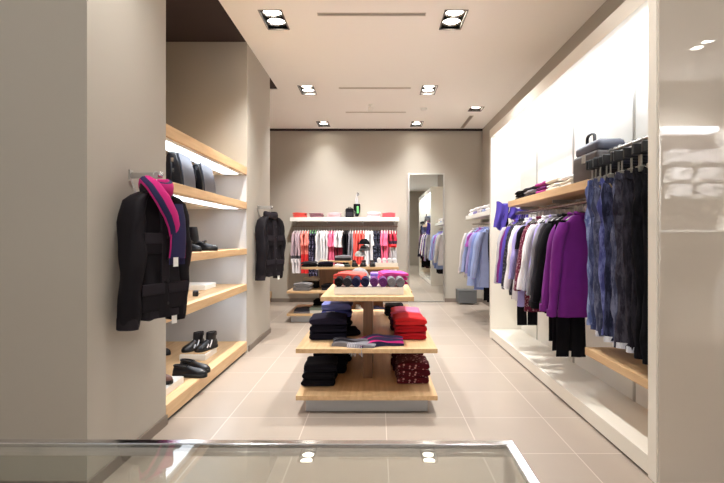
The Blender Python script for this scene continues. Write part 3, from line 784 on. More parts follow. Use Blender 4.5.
# ------------------------------------------------------------------ folded clothes
FOLD = {}
def folded_mesh(w, d, h, side, seed):
    R = random.Random(seed); prof = []
    r = h/2; e = h*.06
    xo, xi = -w/2*side, (w/2-r)*side
    seg = 6
    for k in range(seg): prof.append((xo+(xi-xo)*k/seg, 0 if k else h*.06))
    for k in range(9):
        a = -PI/2+PI*k/8; prof.append((xi+side*r*math.cos(a), r+r*math.sin(a)))
    for k in range(1, seg+1): prof.append((xi+(xo-xi)*k/seg, h if k < seg else h*.95))
    prof.append((xo-side*.004, h*.75)); prof.append((xo, h*.5+e))
    for k in range(1, 4): prof.append((xo+(xi-xo)*k/3, h*.5+e*(1-k/3)))
    for k in range(2, -1, -1): prof.append((xo+(xi-xo)*k/3, h*.5-e*(1-k/3)))
    prof.append((xo-side*.004, h*.25))
    ph = R.random()*9
    ys = [-d/2, -d/2+.012, -d/2+.03, -d/4, 0, d/4, d/2-.03, d/2-.012, d/2]
    def fn(v):
        f = 1
        if abs(v.y) > d/2-.001: f = .80
        elif abs(v.y) > d/2-.013: f = .94
        z = h*.5+(v.z-h*.5)*f
        s = (v.z/h)
        z += s*(.004*math.sin(v.x*28+ph)+.004*math.sin(v.y*25+ph*2))-s*.006*(abs(v.x)/(w/2))**2
        x = v.x*(1-.02*(1-f)*4)+.004*math.sin(v.y*31+ph)
        return Vector((x, v.y, max(0, z)))
    bm = bmesh.new(); extrude_profile(bm, prof, ys, fn); return bm
def folded(name, label, cat, loc, rz, m, w=.24, d=.28, h=.05, side=1, seed=1, group=None):
    o = obj(name, folded_mesh(w, d, h, side, seed), m, None, smooth=True)
    o.location = loc; o.rotation_euler = (0, 0, rz)
    return tag(o, label, cat, group)
def stack(name, cat, x, y, z, items, w, d, h, group, side=1, rz=0, jit=.008, seed=0):
    """items from the bottom up: (label, material)"""
    out = []
    for k, (lb, m) in enumerate(items):
        o = folded(name, lb, cat, (x+random.uniform(-jit, jit), y+random.uniform(-jit, jit), z), rz+math.radians(random.uniform(-3, 3)), m, w, d, h, side, seed+k, group)
        z += h*.985; out.append(o)
    return out
LV3 = ['bottom', 'middle', 'top']
def three(desc, ms): return [(f'{LV3[k]} {desc}', ms[k]) for k in range(3)]
# table one, middle shelf
Z1 = .449
stack('folded_sweater', 'sweater', .255, 3.63, Z1+.001, [(f'{LV3[k]} red sweater in the front right stack on the middle shelf', F['redlt'] if k == 2 else F['red']) for k in range(3)], .235, .27, .054, 'folded red sweaters on the middle shelf', 1, 0, .006, 1)
stack('folded_sweater', 'sweater', .235, 3.96, Z1+.001, [('bottom burgundy sweater in the stack behind the red sweaters', F['burgundy']), ('middle aubergine sweater in the stack behind the red sweaters', F['aubergine']), ('pale pink sweater topping the stack behind the red sweaters', F['rose'])], .24, .28, .054, 'folded sweaters behind the red stack', 1, 0, .006, 5)
stack('folded_sweater', 'sweater', .17, 4.68, Z1+.001, [('lower black folded sweater near the far right of the middle shelf', F['black']), ('upper black folded sweater near the far right of the middle shelf', F['black'])], .18, .25, .05, 'black sweaters at the far end of the middle shelf', 1, 0, .006, 9)
dn1, dn2 = fabric((20, 18, 30)), fabric((34, 30, 46))
stack('folded_jeans', 'jeans', -.37, 3.61, Z1+.001, [(f'{LV3[k]} dark navy folded jeans in the front left stack on the middle shelf', (dn1, dn1, dn2)[k]) for k in range(3)], .27, .28, .058, 'dark folded jeans on the middle shelf', -1, .03, .008, 12)
q = stack('folded_jeans', 'jeans', -.335, 3.96, Z1+.001, [('lowest dark navy jeans in the stack behind the front left jeans', dn1), ('second lowest dark navy jeans in the stack behind the front left jeans', dn1), ('mid blue folded jeans with white paper tag on the left stack', F['blue']), ('pale blue folded jeans topping the rear left stack', F['paleblue'])], .24, .28, .056, 'folded jeans behind the front left stack', 1, 0, .008, 16)
bm = bmesh.new(); box(bm, -.085, -.015, -.152, -.148, .01, .05); o = obj('paper_tag', bm, TAGW, q[2]); o['label'] = 'white paper tag'
folded('folded_sweater', 'loose black folded top between jeans stack and grey scarf', 'top', (-.21, 3.72, Z1+.001), .2, F['black'], .13, .2, .05, 1, 33)
# lower shelf of table one
Z0 = .13
bk2 = fabric((24, 23, 30))
stack('folded_jeans', 'jeans', -.425, 3.555, Z0+.001, three('black folded jeans in the nearest left stack on the lower shelf', (bk2,)*3), .235, .28, .053, 'black folded jeans on the lower shelf', -1, .02, .008, 40)
stack('folded_jeans', 'jeans', -.375, 3.88, Z0+.001, three('black folded jeans in the second left stack on the lower shelf', (bk2,)*3), .25, .28, .057, 'black folded jeans on the lower shelf', 1, 0, .008, 44)
stack('folded_jeans', 'jeans', -.35, 4.22, Z0+.001, three('dark navy folded jeans in the rear left stack on the lower shelf', (F['black'],)*3), .25, .28, .062, 'navy folded jeans on the lower shelf', 1, 0, .008, 48)
stack('folded_sweater', 'sweater', .27, 3.6, Z0+.001, three('burgundy dotted sweater in the front right stack on the lower shelf', (F['burgdots'],)*3), .235, .27, .053, 'burgundy sweaters on the lower shelf', 1, 0, .006, 52)
stack('folded_sweater', 'sweater', .25, 3.94, Z0+.001, three('burgundy sweater in the rear right stack on the lower shelf', (F['burgundy'],)*3), .235, .27, .056, 'plain burgundy sweaters on the lower shelf', 1, 0, .006, 56)
# scarves on the middle shelf's front edge
def flat_scarf(label, loc, rz, w, d, h, ca, cb, nb, fringe_m, gx, seed):
    t = thing('scarf', label, 'scarf', loc, rz, 'folded scarves at the shelf front')
    nx, ny = 24, 8; bm = bmesh.new(); R = random.Random(seed); ph = R.random()*5
    rows = []
    for j in range(nx+1):
        g = j/nx; x = -w/2+w*g
        hh = h*(1-.45*abs(2*g-1)**3)+.006*math.sin(g*9+ph)
        row = []
        for k in range(ny+1):
            f = k/ny; row.append(Vector((x+.02*math.sin(f*4+ph), -d/2+d*f+.012*math.sin(g*6+ph), hh*(1-.3*abs(2*f-1)**4)+.004*math.sin(f*14+g*5))))
        for k in range(ny, -1, -1): row.append(Vector((row[k].x, row[k].y*1.0, .001)))
        rows.append(row)
    n = 2*(ny+1)
    loft(bm, rows, True, True, lambda i, j: (1 if nb[j % len(nb)] else 0) if j < ny else 0)
    obj('cloth', bm, [ca, cb], t, smooth=True)
    bm = bmesh.new()
    for k in range(9):
        y = -d/2-.002
        x = gx+.012*k
        if fringe_m is not None: sweep(bm, [(x, y+.03, h*.7), (x, y-.005, h*.55), (x+.004, y-.022, -.005), (x+.006*math.sin(k), y-.024, -.03-.012*(k % 3))], .0045, 6, (1, 0, 0))
    if fringe_m is not None: obj('fringe', bm, fringe_m, t, smooth=True)
    return t
flat_scarf('grey striped scarf with fringe hanging over the shelf front', (-.165, 3.345, Z1), math.radians(-10), .30, .17, .035, F['grey'], F['charcoal'], (0, 0, 1, 1, 0, 0, 1, 0), F['lgrey'], -.02, 1)
flat_scarf('navy and magenta striped scarf lying on the shelf front', (.025, 3.40, Z1), math.radians(14), .31, .24, .042, NVY, MAG, (1, 0, 0, 1, 0, 0, 0, 1), None, 0, 2)

# table one top: white tray with rolled tops
t = thing('display_tray', 'shallow white tray on the nearest table top under rolled tops', 'tray', (-.059, 4.05, .78))
obj('base', bxm(-.258, .258, -.55, .55, 0, .05), CREAM, t, bevel=.003)
bm = bmesh.new()
for a in ((-.258, .258, -.55, -.542), (-.258, .258, .542, .55), (-.258, -.25, -.542, .542), (.25, .258, -.542, .542)): box(bm, *a, .05, .058)
obj('rim', bm, CREAM, t)
ZT = .8305
def roll_mesh(R0, ln, seed, sz=1.15):
    rr = random.Random(seed); turns = 2.9; n = 64; prof = []
    pitch = R0*.30
    outer, inner = [], []
    for k in range(n+1):
        th = turns*2*PI*k/n; r = R0-pitch*th/(2*PI)
        outer.append((r*math.cos(th-1.9), r*math.sin(th-1.9))); ri = max(.002, r-pitch*.88)
        inner.append((ri*math.cos(th-1.9), ri*math.sin(th-1.9)))
    prof = [(x, (z+R0)*sz) for x, z in outer+inner[::-1]]
    ys = [-ln/2, -ln/2+.006, -ln/2+.03, 0, ln/2-.006, ln/2]
    def fn(v):
        f = .93 if abs(v.y) > ln/2-.001 else 1
        return Vector((v.x*f+.002*math.sin(v.y*40+seed), v.y, R0*sz+(v.z-R0*sz)*f))
    bm = bmesh.new(); extrude_profile(bm, prof, ys, fn); return bm
rc = [('black', F['black']), ('black', F['charcoal']), ('navy', F['navy']), ('navy', F['navy']), ('purple', fabric((96, 44, 104))), ('purple', fabric((96, 44, 104))), ('grey', fabric((116, 114, 120))), ('grey', fabric((116, 114, 120)))]
for k, (cn, m) in enumerate(rc):
    o = obj('rolled_shirt', roll_mesh(.0375, .19, k, 1.08), m, None, smooth=True)
    o.location = (-.29+.066*k, 3.605, ZT+.001)
    tag(o, f'{"left" if k % 2 == 0 else "right"} rolled {cn} top of the pair in the tray front row', 'rolled top', 'rolled tops in the white tray')
stack('folded_sweater', 'sweater', -.21, 3.86, ZT+.001, [('lower coral folded sweater behind the black rolled tops', F['coral']), ('upper coral folded sweater behind the navy and black rolled tops', F['coral'])], .22, .26, .045, 'coral sweaters in the tray', 1, -.12, .006, 70)
stack('folded_sweater', 'sweater', .125, 3.86, ZT+.001, [('deep magenta folded sweater at the bottom right of the tray', fabric((160, 26, 90))), ('middle magenta folded sweater in the tray right stack', F['magenta']), ('bright pink folded sweater topping the tray right stack', fabric((222, 74, 152)))], .21, .26, .033, 'magenta sweaters in the tray', 1, .12, .008, 74)
def cap_mesh_parts(t, m, mb, s=1.0):
    bm = bmesh.new(); rings = []
    for i in range(9):
        f = i/8*PI/2*.97
        rings.append(ell((0, 0, .1*s*math.sin(f)), .095*s*math.cos(f)+.002, .085*s*math.cos(f)+.002, 24, 2))
    loft(bm, rings); obj('crown', bm, m, t, smooth=True)
    bm = bmesh.new(); top, bot = [], []
    rows = []
    for k in range(13):
        a = PI*1.08+(PI*.84)*k/12
        p0 = Vector((.086*s*math.cos(a), .078*s*math.sin(a), .014*s)); q = Vector((.09*s*math.cos(a), .15*s*math.sin(a)-.004, .0-.006*s*0+.004*s))
        rows.append([p0, q, q+Vector((0, 0, -.004)), p0+Vector((0, 0, -.006))])
    loft(bm, rows); obj('brim', bm, mb, t, smooth=True)
    obj('button', lathe([(.008, .098*s), (.006, .104*s)], 10), mb, t)
t = thing('cap', 'light grey cap with dark badge in the tray on the near table', 'cap', (-.16, 4.28, ZT+.002), .5)
cap_mesh_parts(t, fabric((140, 138, 138)), fabric((112, 110, 112)), 1.0)
bm = bmesh.new(); box(bm, -.022, .022, -.088, -.074, .03, .055); obj('badge', bm, F['black'], t, bevel=.003)
o = obj('rolled_scarf', roll_mesh(.03, .24, 3), fabric((110, 92, 176), 'stripes', (190, 150, 210), scale=14), None, smooth=True); o.location = (.06, 4.3, ZT+.001); o.rotation_euler = (0, 0, PI/2+.2)
tag(o, 'lilac checked rolled scarf at the back of the white tray', 'scarf')
folded('folded_garment', 'small pale blue and red folded top behind the magenta sweaters', 'top', (.14, 4.17, ZT+.001), .1, fabric((150, 150, 210), 'stripes', (226, 90, 110), scale=6), .14, .18, .05, 1, 81)

# ------------------------------------------------------------------ goods on the second table
Z = .781
stack('folded_sweater', 'sweater', -.985, 7.0, Z, [('lower black folded sweater at the far left of the second table top', F['black']), ('upper black folded sweater at the far left of the second table top', F['charcoal'])], .21, .26, .038, 'black sweaters on the second table top', 1, 0, .008, 90)
stack('folded_sweater', 'sweater', -.75, 7.0, Z, [('lower black folded sweater right of the leftmost pair, second table', F['black']), ('upper navy-black folded sweater right of the leftmost pair, second table', F['darknavy'])], .21, .26, .036, 'black sweaters on the second table top', 1, .05, .008, 94)
folded('folded_garment', 'white folded top beside black sweaters on the second table', 'top', (-.55, 7.0, Z), 0, F['white'], .13, .2, .03, 1, 98)
folded('folded_garment', 'small green-black folded top in front of the wooden stand', 'top', (-.43, 6.96, Z), 0, fabric((50, 58, 52)), .09, .16, .035, 1, 99)
t = thing('display_stand', 'small oak riser board standing on the second table', 'riser', (-.55, 7.32, Z))
obj('board', bxm(-.2, .17, -.1, .1, .05, .072), OAK_X, t)
for s in (-1, 1): obj('leg', bxm(-.015+s*.15-.01, .015+s*.15-.01, -.09, .09, 0, .05), OAK_X, t)
stack('folded_sweater', 'sweater', -.52, 7.32, Z+.073, [('dark grey folded sweater at the bottom on the oak riser', F['charcoal']), ('mid grey folded sweater on top on the oak riser', F['grey'])], .25, .18, .04, 'sweaters on the oak riser', 1, .06, .006, 101)
folded('folded_garment', 'beige folded top left of the oak riser on the second table', 'top', (-.83, 7.33, Z), 0, F['beige'], .14, .2, .08, -1, 104)
# cap stand
t = thing('cap_stand', 'slim white cap stand on the second table holding three caps', 'cap stand', (-.19, 7.1, Z))
obj('base', lathe([(.07, 0), (.07, .01), (.012, .014)], 20), WHITE, t, smooth=True)
obj('pole', lathe([(.008, .014), (.008, .36)], 10), STEEL, t)
obj('holder', bxm(-.05, .05, -.005, .005, .30, .31), WHITE, t)
obj('holder', bxm(-.08, .03, -.005, .005, .225, .235), WHITE, t)
obj('holder', bxm(-.09, .0, -.005, .005, .14, .15), WHITE, t)
for nm, p, m, s in (('black cap crowning the white cap stand', (-.19, 7.1, Z+.325), F['black'], .85), ('black striped cap at the middle of the cap stand', (-.185, 7.06, Z+.235), fabric((40, 38, 40), 'rows', (120, 118, 118), scale=8), .8), ('pale grey cap at the bottom of the cap stand', (-.25, 7.03, Z+.15), fabric((170, 168, 166)), .85)):
    t = thing('cap', nm, 'cap', p, random.uniform(-.5, .5), 'caps on the cap stand'); cap_mesh_parts(t, m, m, s)
# shoes are built further down; white tray with rolls
t = thing('display_tray', 'white tray at the right end of the second table', 'tray', (.14, 7.05, Z))
obj('base', bxm(-.165, .165, -.15, .15, 0, .05), CREAM, t, bevel=.003)
obj('rim', bxm(-.165, .165, -.15, -.143, .05, .058), CREAM, t)
for k in range(4):
    o = obj('rolled_shirt', roll_mesh(.038, .24, 20+k, 1.0), F['white'] if k != 2 else F['offwhite'], None, smooth=True); o.location = (.03+.076*k, 7.06, Z+.051)
    tag(o, f'rolled white top in the second table tray, {ORD[k]} of four from left', 'rolled top', 'white rolled tops')
Z = .45
stack('folded_sweater', 'sweater', -1.06, 6.86, Z, [('lower grey knit sweater on the left of the second table middle shelf', F['greyknit']), ('upper grey knit sweater on the left of the second table middle shelf', F['greyknit'])], .24, .26, .055, 'grey knits on the second table', 1, -.12, .008, 110)
stack('folded_sweater', 'sweater', -.98, 7.2, Z, [('black sweater under the beige one behind the grey knits', F['black']), ('second black sweater under the beige one behind the grey knits', F['black']), ('beige sweater on top of black ones behind the grey knits', F['beige'])], .24, .28, .055, 'sweaters behind the grey knits', 1, -.1, .008, 114)
stack('folded_sweater', 'sweater', -.7, 6.92, Z, [('lower dark grey folded sweater in the middle of the second table shelf', F['charcoal']), ('upper black folded sweater in the middle of the second table shelf', F['black'])], .2, .26, .04, 'dark sweaters on the second table middle shelf', 1, 0, .008, 118)
Z = .131
stack('folded_trousers', 'trousers', -1.06, 6.86, Z, [('lower grey folded trousers on the second table lower shelf', F['grey']), ('upper charcoal folded trousers on the second table lower shelf', F['charcoal'])], .22, .28, .032, 'trousers on the second table lower shelf', 1, 0, .008, 122)
def carton(label, x, y, z):
    t = thing('shoe_box', label, 'box', (x, y, z), 0, 'small boxes on the second table lower shelf')
    obj('tray', bxm(-.085, .085, -.12, .12, 0, .042), mat('box_white', (214, 214, 208), .6), t)
    obj('lid', bxm(-.089, .089, -.124, .124, .042, .075), mat('box_green', (110, 124, 112), .6), t, bevel=.002)
carton('grey-green lidded box on the second table lower shelf, left one', -.87, 6.86, Z)
carton('grey-green lidded box on the second table lower shelf, right one', -.68, 6.86, Z)
stack('folded_sweater', 'sweater', -.85, 7.18, Z, three('black sweater behind the grey-green boxes on the lower shelf', (F['black'],)*3), .2, .24, .05, 'black sweaters behind the boxes', 1, 0, .01, 126)

# ------------------------------------------------------------------ shelves: folded goods on the right wall and back wall
Z = 1.591
stack('folded_garment', 'top', 1.54, 4.86, Z, three('black folded top at the far end of the oak shelf', (F['black'],)*3), .2, .26, .03, 'black tops on the oak shelf', -1, 0, .008, 130)
stack('folded_garment', 'top', 1.54, 4.52, Z, three('dark grey folded top beside the black ones on the oak shelf', (F['charcoal'], F['grey'], F['charcoal'])), .2, .26, .032, 'dark grey tops on the oak shelf', -1, 0, .008, 133)
stack('folded_garment', 'top', 1.54, 4.2, Z, three('magenta folded top in the middle of the oak shelf', (fabric((150, 40, 120)), F['plum'], fabric((150, 40, 120)))), .2, .24, .036, 'magenta tops on the oak shelf', -1, 0, .008, 136)
stack('folded_garment', 'top', 1.55, 3.92, Z, three('cream folded top beside the magenta ones on the oak shelf', (F['cream'], F['white'], F['cream'])), .22, .26, .034, 'cream tops on the oak shelf', -1, 0, .008, 139)
stack('folded_garment', 'top', 1.55, 3.65, Z, three('cream folded top next to the black bag on the oak shelf', (F['white'], F['cream'], F['white'])), .22, .22, .03, 'cream tops by the black bag', -1, 0, .008, 142)
Z = 1.561
for k, y in enumerate((7.55, 7.25, 6.95, 6.65, 6.35)):
    ds = ['white folded shirts', 'lavender folded shirts', 'white and grey folded shirts', 'pale blue folded shirts', 'white folded shirts'][k]
    ms = [F['white'], F['lav'], F['offwhite'], F['ltblue'], F['white']][k]
    stack('folded_shirt', 'shirt', 1.6, y, Z, [(f'{w} shirt in the {ORD[k]} pile from the far end, far right shelf', ms if w == 'lower' else F['white']) for w in ('lower', 'upper')], .24, .22, .05, 'folded shirts on the far right shelf', -1, 0, .01, 150+k*3)
Z = 1.571
shelf_back = [(-1.4, 'coral', F['coral'], 3, .03), (-1.1, 'pink-grey', fabric((206, 150, 160), 'rows', (110, 80, 90), scale=14), 3, .028), (-.77, 'pale blush', F['blush'], 3, .03), (-.06, 'white', F['white'], 3, .034), (.22, 'coral pink', fabric((240, 100, 110)), 3, .03)]
for k, (x, cn, m, n, h) in enumerate(shelf_back):
    stack('folded_garment', 'top', x, 8.66, Z, [(f'{LV3[j]} {cn} folded top, {ORD[k]} pile from left on the back shelf', m if j != 1 or cn != 'white' else F['blush']) for j in range(3)], .23, .26, h, f'{cn} tops on the back shelf', 1, 0, .01, 170+k*4)

# bag on the oak shelf
def rbox(bm, x0, x1, y0, y1, z0, z1, r, n=5):
    """rounded (in plan and section) soft box by lofting rounded rectangles"""
    def rr(ins, z):
        pts = []
        for cx, cy, a0 in ((x1-r, y1-r, 0), (x0+r, y1-r, PI/2), (x0+r, y0+r, PI), (x1-r, y0+r, 1.5*PI)):
            for k in range(n+1):
                a = a0+PI/2*k/n; pts.append(Vector((cx+(r-ins)*math.cos(a), cy+(r-ins)*math.sin(a), z)))
        return pts
    zs = [(r*.6, z0), (r*.2, z0+r*.2), (0, z0+r*.6), (0, (z0+z1)/2), (0, z1-r*.8), (r*.25, z1-r*.3), (r*.7, z1)]
    loft(bm, [rr(i, z) for i, z in zs])
t = thing('shoulder_bag', 'boxy black bag with grey top and handle on the oak shelf', 'bag', (1.56, 3.33, 1.591))
bm = bmesh.new(); rbox(bm, -.11, .11, -.19, .2, 0, .2, .03); obj('body', bm, mat('dark_brown_leather', (60, 52, 52), .45, bump=.1, bscale=90), t, smooth=True)
bm = bmesh.new(); rbox(bm, -.1, .1, -.185, .19, .19, .275, .04); obj('top_flap', bm, GREYLEATHER, t, smooth=True)
obj('handle', tube([(-.06, -.06, .26), (-.06, -.055, .32), (-.06, -.03, .335), (-.06, .03, .335), (-.06, .055, .32), (-.06, .06, .26)], [(.008, .012)]*6, 8, (1, 0, 0)), LEATHER, t, smooth=True)
obj('buckle', bxm(-.114, -.106, -.03, .03, .13, .19), STEEL, t, bevel=.002)

# bag pair on the niche shelf
def arch_bag(label, loc, rz, w, d, h):
    t = thing('handbag', label, 'bag', loc, rz, 'dark bags on the lit niche shelf')
    # profile in local x (thickness) and z, run along local y (length)
    prof = [(-d/2, 0), (d/2, 0)]
    for k in range(11):
        f = k/10; prof.append((d/2-d*.28*f**2, h*.1+h*.72*f))
    for k in range(9):
        a = PI*k/8; prof.append((-d*.08+d*.3*math.cos(a)-d*.02, h*.86+h*.14*math.sin(a)))
    for k in range(6):
        f = k/5; prof.append((-d*.4-d*.1*f, h*.8-h*.75*f))
    bm = bmesh.new()
    ys = [-w/2, -w/2+.01, -w/2+.03, 0, w/2-.03, w/2-.01, w/2]
    def fn(v):
        g = abs(v.y)/(w/2); s = 1-.05*(g > .99)-.12*g**4*(v.z/h)
        return Vector((v.x*(1-.05*(g > .99)), v.y, v.z*(1-.09*g**4)))
    extrude_profile(bm, prof, ys, fn); obj('body', bm, LEATHER, t, smooth=True)
    prof2 = []
    for k in range(12):
        f = k/11; prof2.append((d/2-d*.28*f**2+.008, h*.04+h*.80*f))
    for k in range(7):
        a = PI*.5*k/6; prof2.append((-d*.1+d*.32*math.cos(a)+.006, h*.86+h*.14*math.sin(a)+.008))
    inner = [(x-.007, z-.004) for x, z in prof2[::-1]]
    bm = bmesh.new(); extrude_profile(bm, prof2+inner, [-w*.4, -w*.39, 0, w*.39, w*.4], lambda v: Vector((v.x, v.y, v.z*(1-.05*(abs(v.y)/(w/2))**4))))
    obj('front_flap', bm, GREYLEATHER, t, smooth=True)
    bm = bmesh.new()
    for z in (.12, .2): box(bm, -.012, .008, -w/2-.006, -w/2+.004, z, z+.03)
    obj('buckle', bm, CHROME, t)
    obj('strap', tube([(-.02, -w/2+.005, h*.8), (-.01, -w/2-.008, h*.5), (-.02, -w/2-.006, h*.1)], [(.012, .004)]*3, 8, (0, 1, 0)), LEATHER, t, smooth=True)
    bm = bmesh.new(); sweep(bm, [(-.02, -.04, h*.97), (-.02, -.035, h+.02), (-.02, .035, h+.02), (-.02, .04, h*.97)], .006, 8, (1, 0, 0)); obj('handle', bm, LEATHER, t, smooth=True)
arch_bag('larger dark bag with grey flap on the lit niche shelf, left', (-1.545, 3.74, 1.575), math.radians(2), .32, .13, .30)
arch_bag('smaller dark bag with grey flap on the lit niche shelf, right', (-1.53, 4.2, 1.575), math.radians(2), .38, .10, .275)

# ------------------------------------------------------------------ shoes
def shoe(name, label, loc, rz, kind='low', m=LEATHER, group=None, ln=.27, stripe=None):
    t = thing(name, label, 'boot' if kind == 'boot' else 'shoe', loc, rz, group)
    pr = {'low': [(0, .020, .045), (.03, .029, .068), (.12, .033, .072), (.3, .033, .070), (.45, .034, .072), (.58, .038, .060), (.74, .042, .054), (.88, .038, .046), (.97, .024, .034), (1, .010, .024)],
          'high': [(0, .022, .05), (.03, .031, .075), (.14, .035, .085), (.32, .036, .085), (.46, .036, .078), (.6, .039, .062), (.76, .043, .05), (.9, .038, .04), (.97, .023, .03), (1, .008, .02)],
          'boot': [(0, .018, .05), (.03, .028, .075), (.14, .033, .085), (.32, .034, .085), (.46, .034, .07), (.6, .037, .055), (.76, .036, .042), (.9, .024, .033), (.97, .012, .026), (1, .006, .02)]}[kind]
    def dring(x, w, h0, z0, n=16):
        r = []
        for k in range(n):
            a = PI*k/(n-1); r.append(Vector((x, w*math.cos(a), z0+(h0)*math.sin(a)**.8)))
        return r
    rings = [dring(-ln/2+ln*f, w, h, .014) for f, w, h in pr]
    bm = bmesh.new(); loft(bm, rings); obj('upper', bm, m, t, smooth=True)
    n = 14
    rings = []
    for z, e in ((0, .0), (.006, .003), (.022, .004), (.026, .001)):
        pts = [(-ln/2+ln*f, w+e) for f, w, h in pr]
        r = [Vector((x-.003 if i == 0 else x, w, z)) for i, (x, w) in enumerate(pts)]+[Vector((x, -w, z)) for x, w in pts[::-1]]
        rings.append(r)
    bm = bmesh.new(); loft(bm, rings); s = obj('sole', bm, RUBBER, t, smooth=True)
    if kind == 'boot': obj('heel', bxm(-ln/2+.002, -ln/2+.07, -.026, .026, -.0, .016), RUBBER, s)
    if kind == 'low':
        pts = [(-ln*.5+.06+.058*math.cos(a), .029*math.sin(a), .080+.004*math.cos(a)*-1) for a in [2*PI*k/16 for k in range(17)]]
        bm = bmesh.new(); sweep(bm, pts, [(.006, .008)]*17, 8, (0, 0, 1)); obj('collar', bm, m, t, smooth=True)
        obj('lining', lathe([(.03, .079), (.03, .081)], 16, (-ln*.5+.055, 0, 0)), RUBBER, t)
    else:
        hh = .15 if kind == 'high' else .205
        rings = []
        for i in range(7):
            f = i/6
            rings.append(ell((-ln*.5+.062-.008*f+.006*math.sin(f*3), 0, .05+(hh-.05)*f), .056-.010*f+.008*f*f*(kind == 'high'), .034+.002*f, 20, 2.2, .002, 3, 8*f))
        rings.append([Vector((-ln*.5+.054+(p.x+ln*.5-.054)*.85, p.y*.85, p.z-.02)) for p in rings[-1]])
        bm = bmesh.new(); loft(bm, rings); obj('shaft', bm, m, t, smooth=True)
    if kind in ('low', 'high'):
        bm = bmesh.new()
        for k in range(5):
            f = .42+.055*k; x = -ln/2+ln*f; h = .09-.008*k if kind == 'low' else .098-.009*k
            sweep(bm, [(x, -.02, h-.008), (x+.002, 0, h), (x, .02, h-.008)], .003, 6, (1, 0, 0))
        obj('laces', bm, F['black'] if not stripe else F['grey'], t, smooth=True)
    if kind == 'high':
        bm = bmesh.new(); loft(bm, [ell((-ln*.5+.056, 0, .118), .056, .041, 20), ell((-ln*.5+.056, 0, .142), .056, .042, 20)]); obj('ankle_strap', bm, m, t, smooth=True)
    if kind == 'boot':
        bm = bmesh.new(); sweep(bm, [(-.02, -.034, .07), (.02, -.036, .075), (.035, 0, .088), (.02, .036, .075), (-.02, .034, .07)], [(.012, .004)]*5, 8, (0, 0, 1)); obj('strap', bm, LEATHER, t, smooth=True)
    if stripe:
        for sd in (-1, 1):
            for q, (p0, p1) in enumerate((((.0, .026), (-.035, .085)), ((.035, .026), (.012, .055)))):
                bm = bmesh.new(); sweep(bm, [(p0[0], sd*.0405, p0[1]), ((p0[0]+p1[0])/2, sd*.0415, (p0[1]+p1[1])/2), (p1[0], sd*.037, p1[1])], [(.008, .003)]*3, 8, (0, sd, 0)); obj('side_stripe', bm, stripe, t, smooth=True)
    return t
# boots on third shelf
zb = 1.091
shoe('ankle_boot', 'black ankle boot on the niche shelf, partly behind the jacket, left', (-1.545, 3.87, zb), math.radians(-22), 'boot', group='black ankle boots', ln=.28)
shoe('ankle_boot', 'black pointed ankle boot on the niche shelf, right of the pair', (-1.515, 4.10, zb), math.radians(-8), 'boot', group='black ankle boots', ln=.29)
# fourth shelf: riser and case
def riser(label, loc, w, d, h):
    t = thing('shoe_riser', label, 'riser', loc, 0, 'white risers in the left niche')
    obj('block', bxm(-w/2, w/2, -d/2, d/2, 0, h), WHITE, t, bevel=.003)
    obj('base_mat', bxm(-w/2+.01, w/2-.01, -d/2+.01, d/2-.01, h, h+.003), WHITE, t)
riser('flat white riser on the shelf above the high-top shoes', (-1.85, 4.5, .721), .55, .30, .045)
t = thing('watch_case', 'small black case with strap in front of the white riser', 'case', (-1.5, 3.93, .721), .3)
bm = bmesh.new(); rbox(bm, -.022, .022, -.035, .035, 0, .045, .01); obj('body', bm, LEATHER, t, smooth=True)
obj('strap', tube([(.0, .03, .02), (.01, .08, .008), (.02, .15, .004)], [(.008, .003)]*3, 8, (0, 0, 1)), LEATHER, t, smooth=True)
# platform
zp = .121
riser('low white riser under the black high-top shoes', (-1.625, 4.33, zp), .23, .30, .05)
o = obj('riser_board', bxm(-.105, .105, -.14, .14, 0, .006), OAK_Y); o.location = (-1.625, 4.33, zp+.0535); tag(o, 'thin oak board between the high-top shoes and white riser', 'board')
STW = mat('stripe_white', (232, 232, 236), .5)
shoe('high_top_shoe', 'black high-top shoe with white stripes on the riser, left', (-1.675, 4.33, zp+.06), math.radians(-112), 'high', group='black high-top shoes', ln=.25, stripe=STW)
shoe('high_top_shoe', 'black high-top shoe with white stripes on the riser, right', (-1.56, 4.34, zp+.06), math.radians(-112), 'high', group='black high-top shoes', ln=.25, stripe=STW)
shoe('low_shoe', 'black low lace-up shoe on the oak platform, nearer of the pair', (-1.455, 3.70, zp), math.radians(-6), 'low', group='black low shoes', ln=.27)
shoe('low_shoe', 'black low lace-up shoe on the oak platform, farther of the pair', (-1.475, 3.85, zp), math.radians(-16), 'low', group='black low shoes', ln=.27)
riser('low white riser at the near end under the brown shoe', (-1.585, 3.38, zp), .29, .32, .05)
shoe('low_shoe', 'brown shoe on the near white riser, half hidden by the column', (-1.57, 3.36, zp+.054), math.radians(-8), 'low', mat('brown_leather', (120, 84, 74), .4), 'other niche shoes', .26)
shoe('low_shoe', 'dark shoe at the back of the platform, half hidden by the column', (-2.04, 4.40, zp), math.radians(-6), 'low', LEATHER, 'other niche shoes', .26)
# second table lower shelf shoes
shoe('low_shoe', 'white shoe on the second table lower shelf left of the support', (-.25, 6.87, .131), math.radians(-70), 'low', mat('white_leather', (226, 224, 222), .4), 'shoes on the second table', .25)
t = shoe('low_shoe', 'navy shoe with blue edge on the second table lower shelf', (.04, 6.86, .131), math.radians(-12), 'low', mat('navy_leather', (34, 34, 70), .4), 'shoes on the second table', .28)
for k in range(3):
    shoe('low_shoe', f'black shoe by the foot of the cap stand, {ORD[k]} of three from left', (-.33+.13*k, 6.97, .781), math.radians((-80, -95, -85)[k]), 'low', LEATHER, 'black shoes by the cap stand', .2)

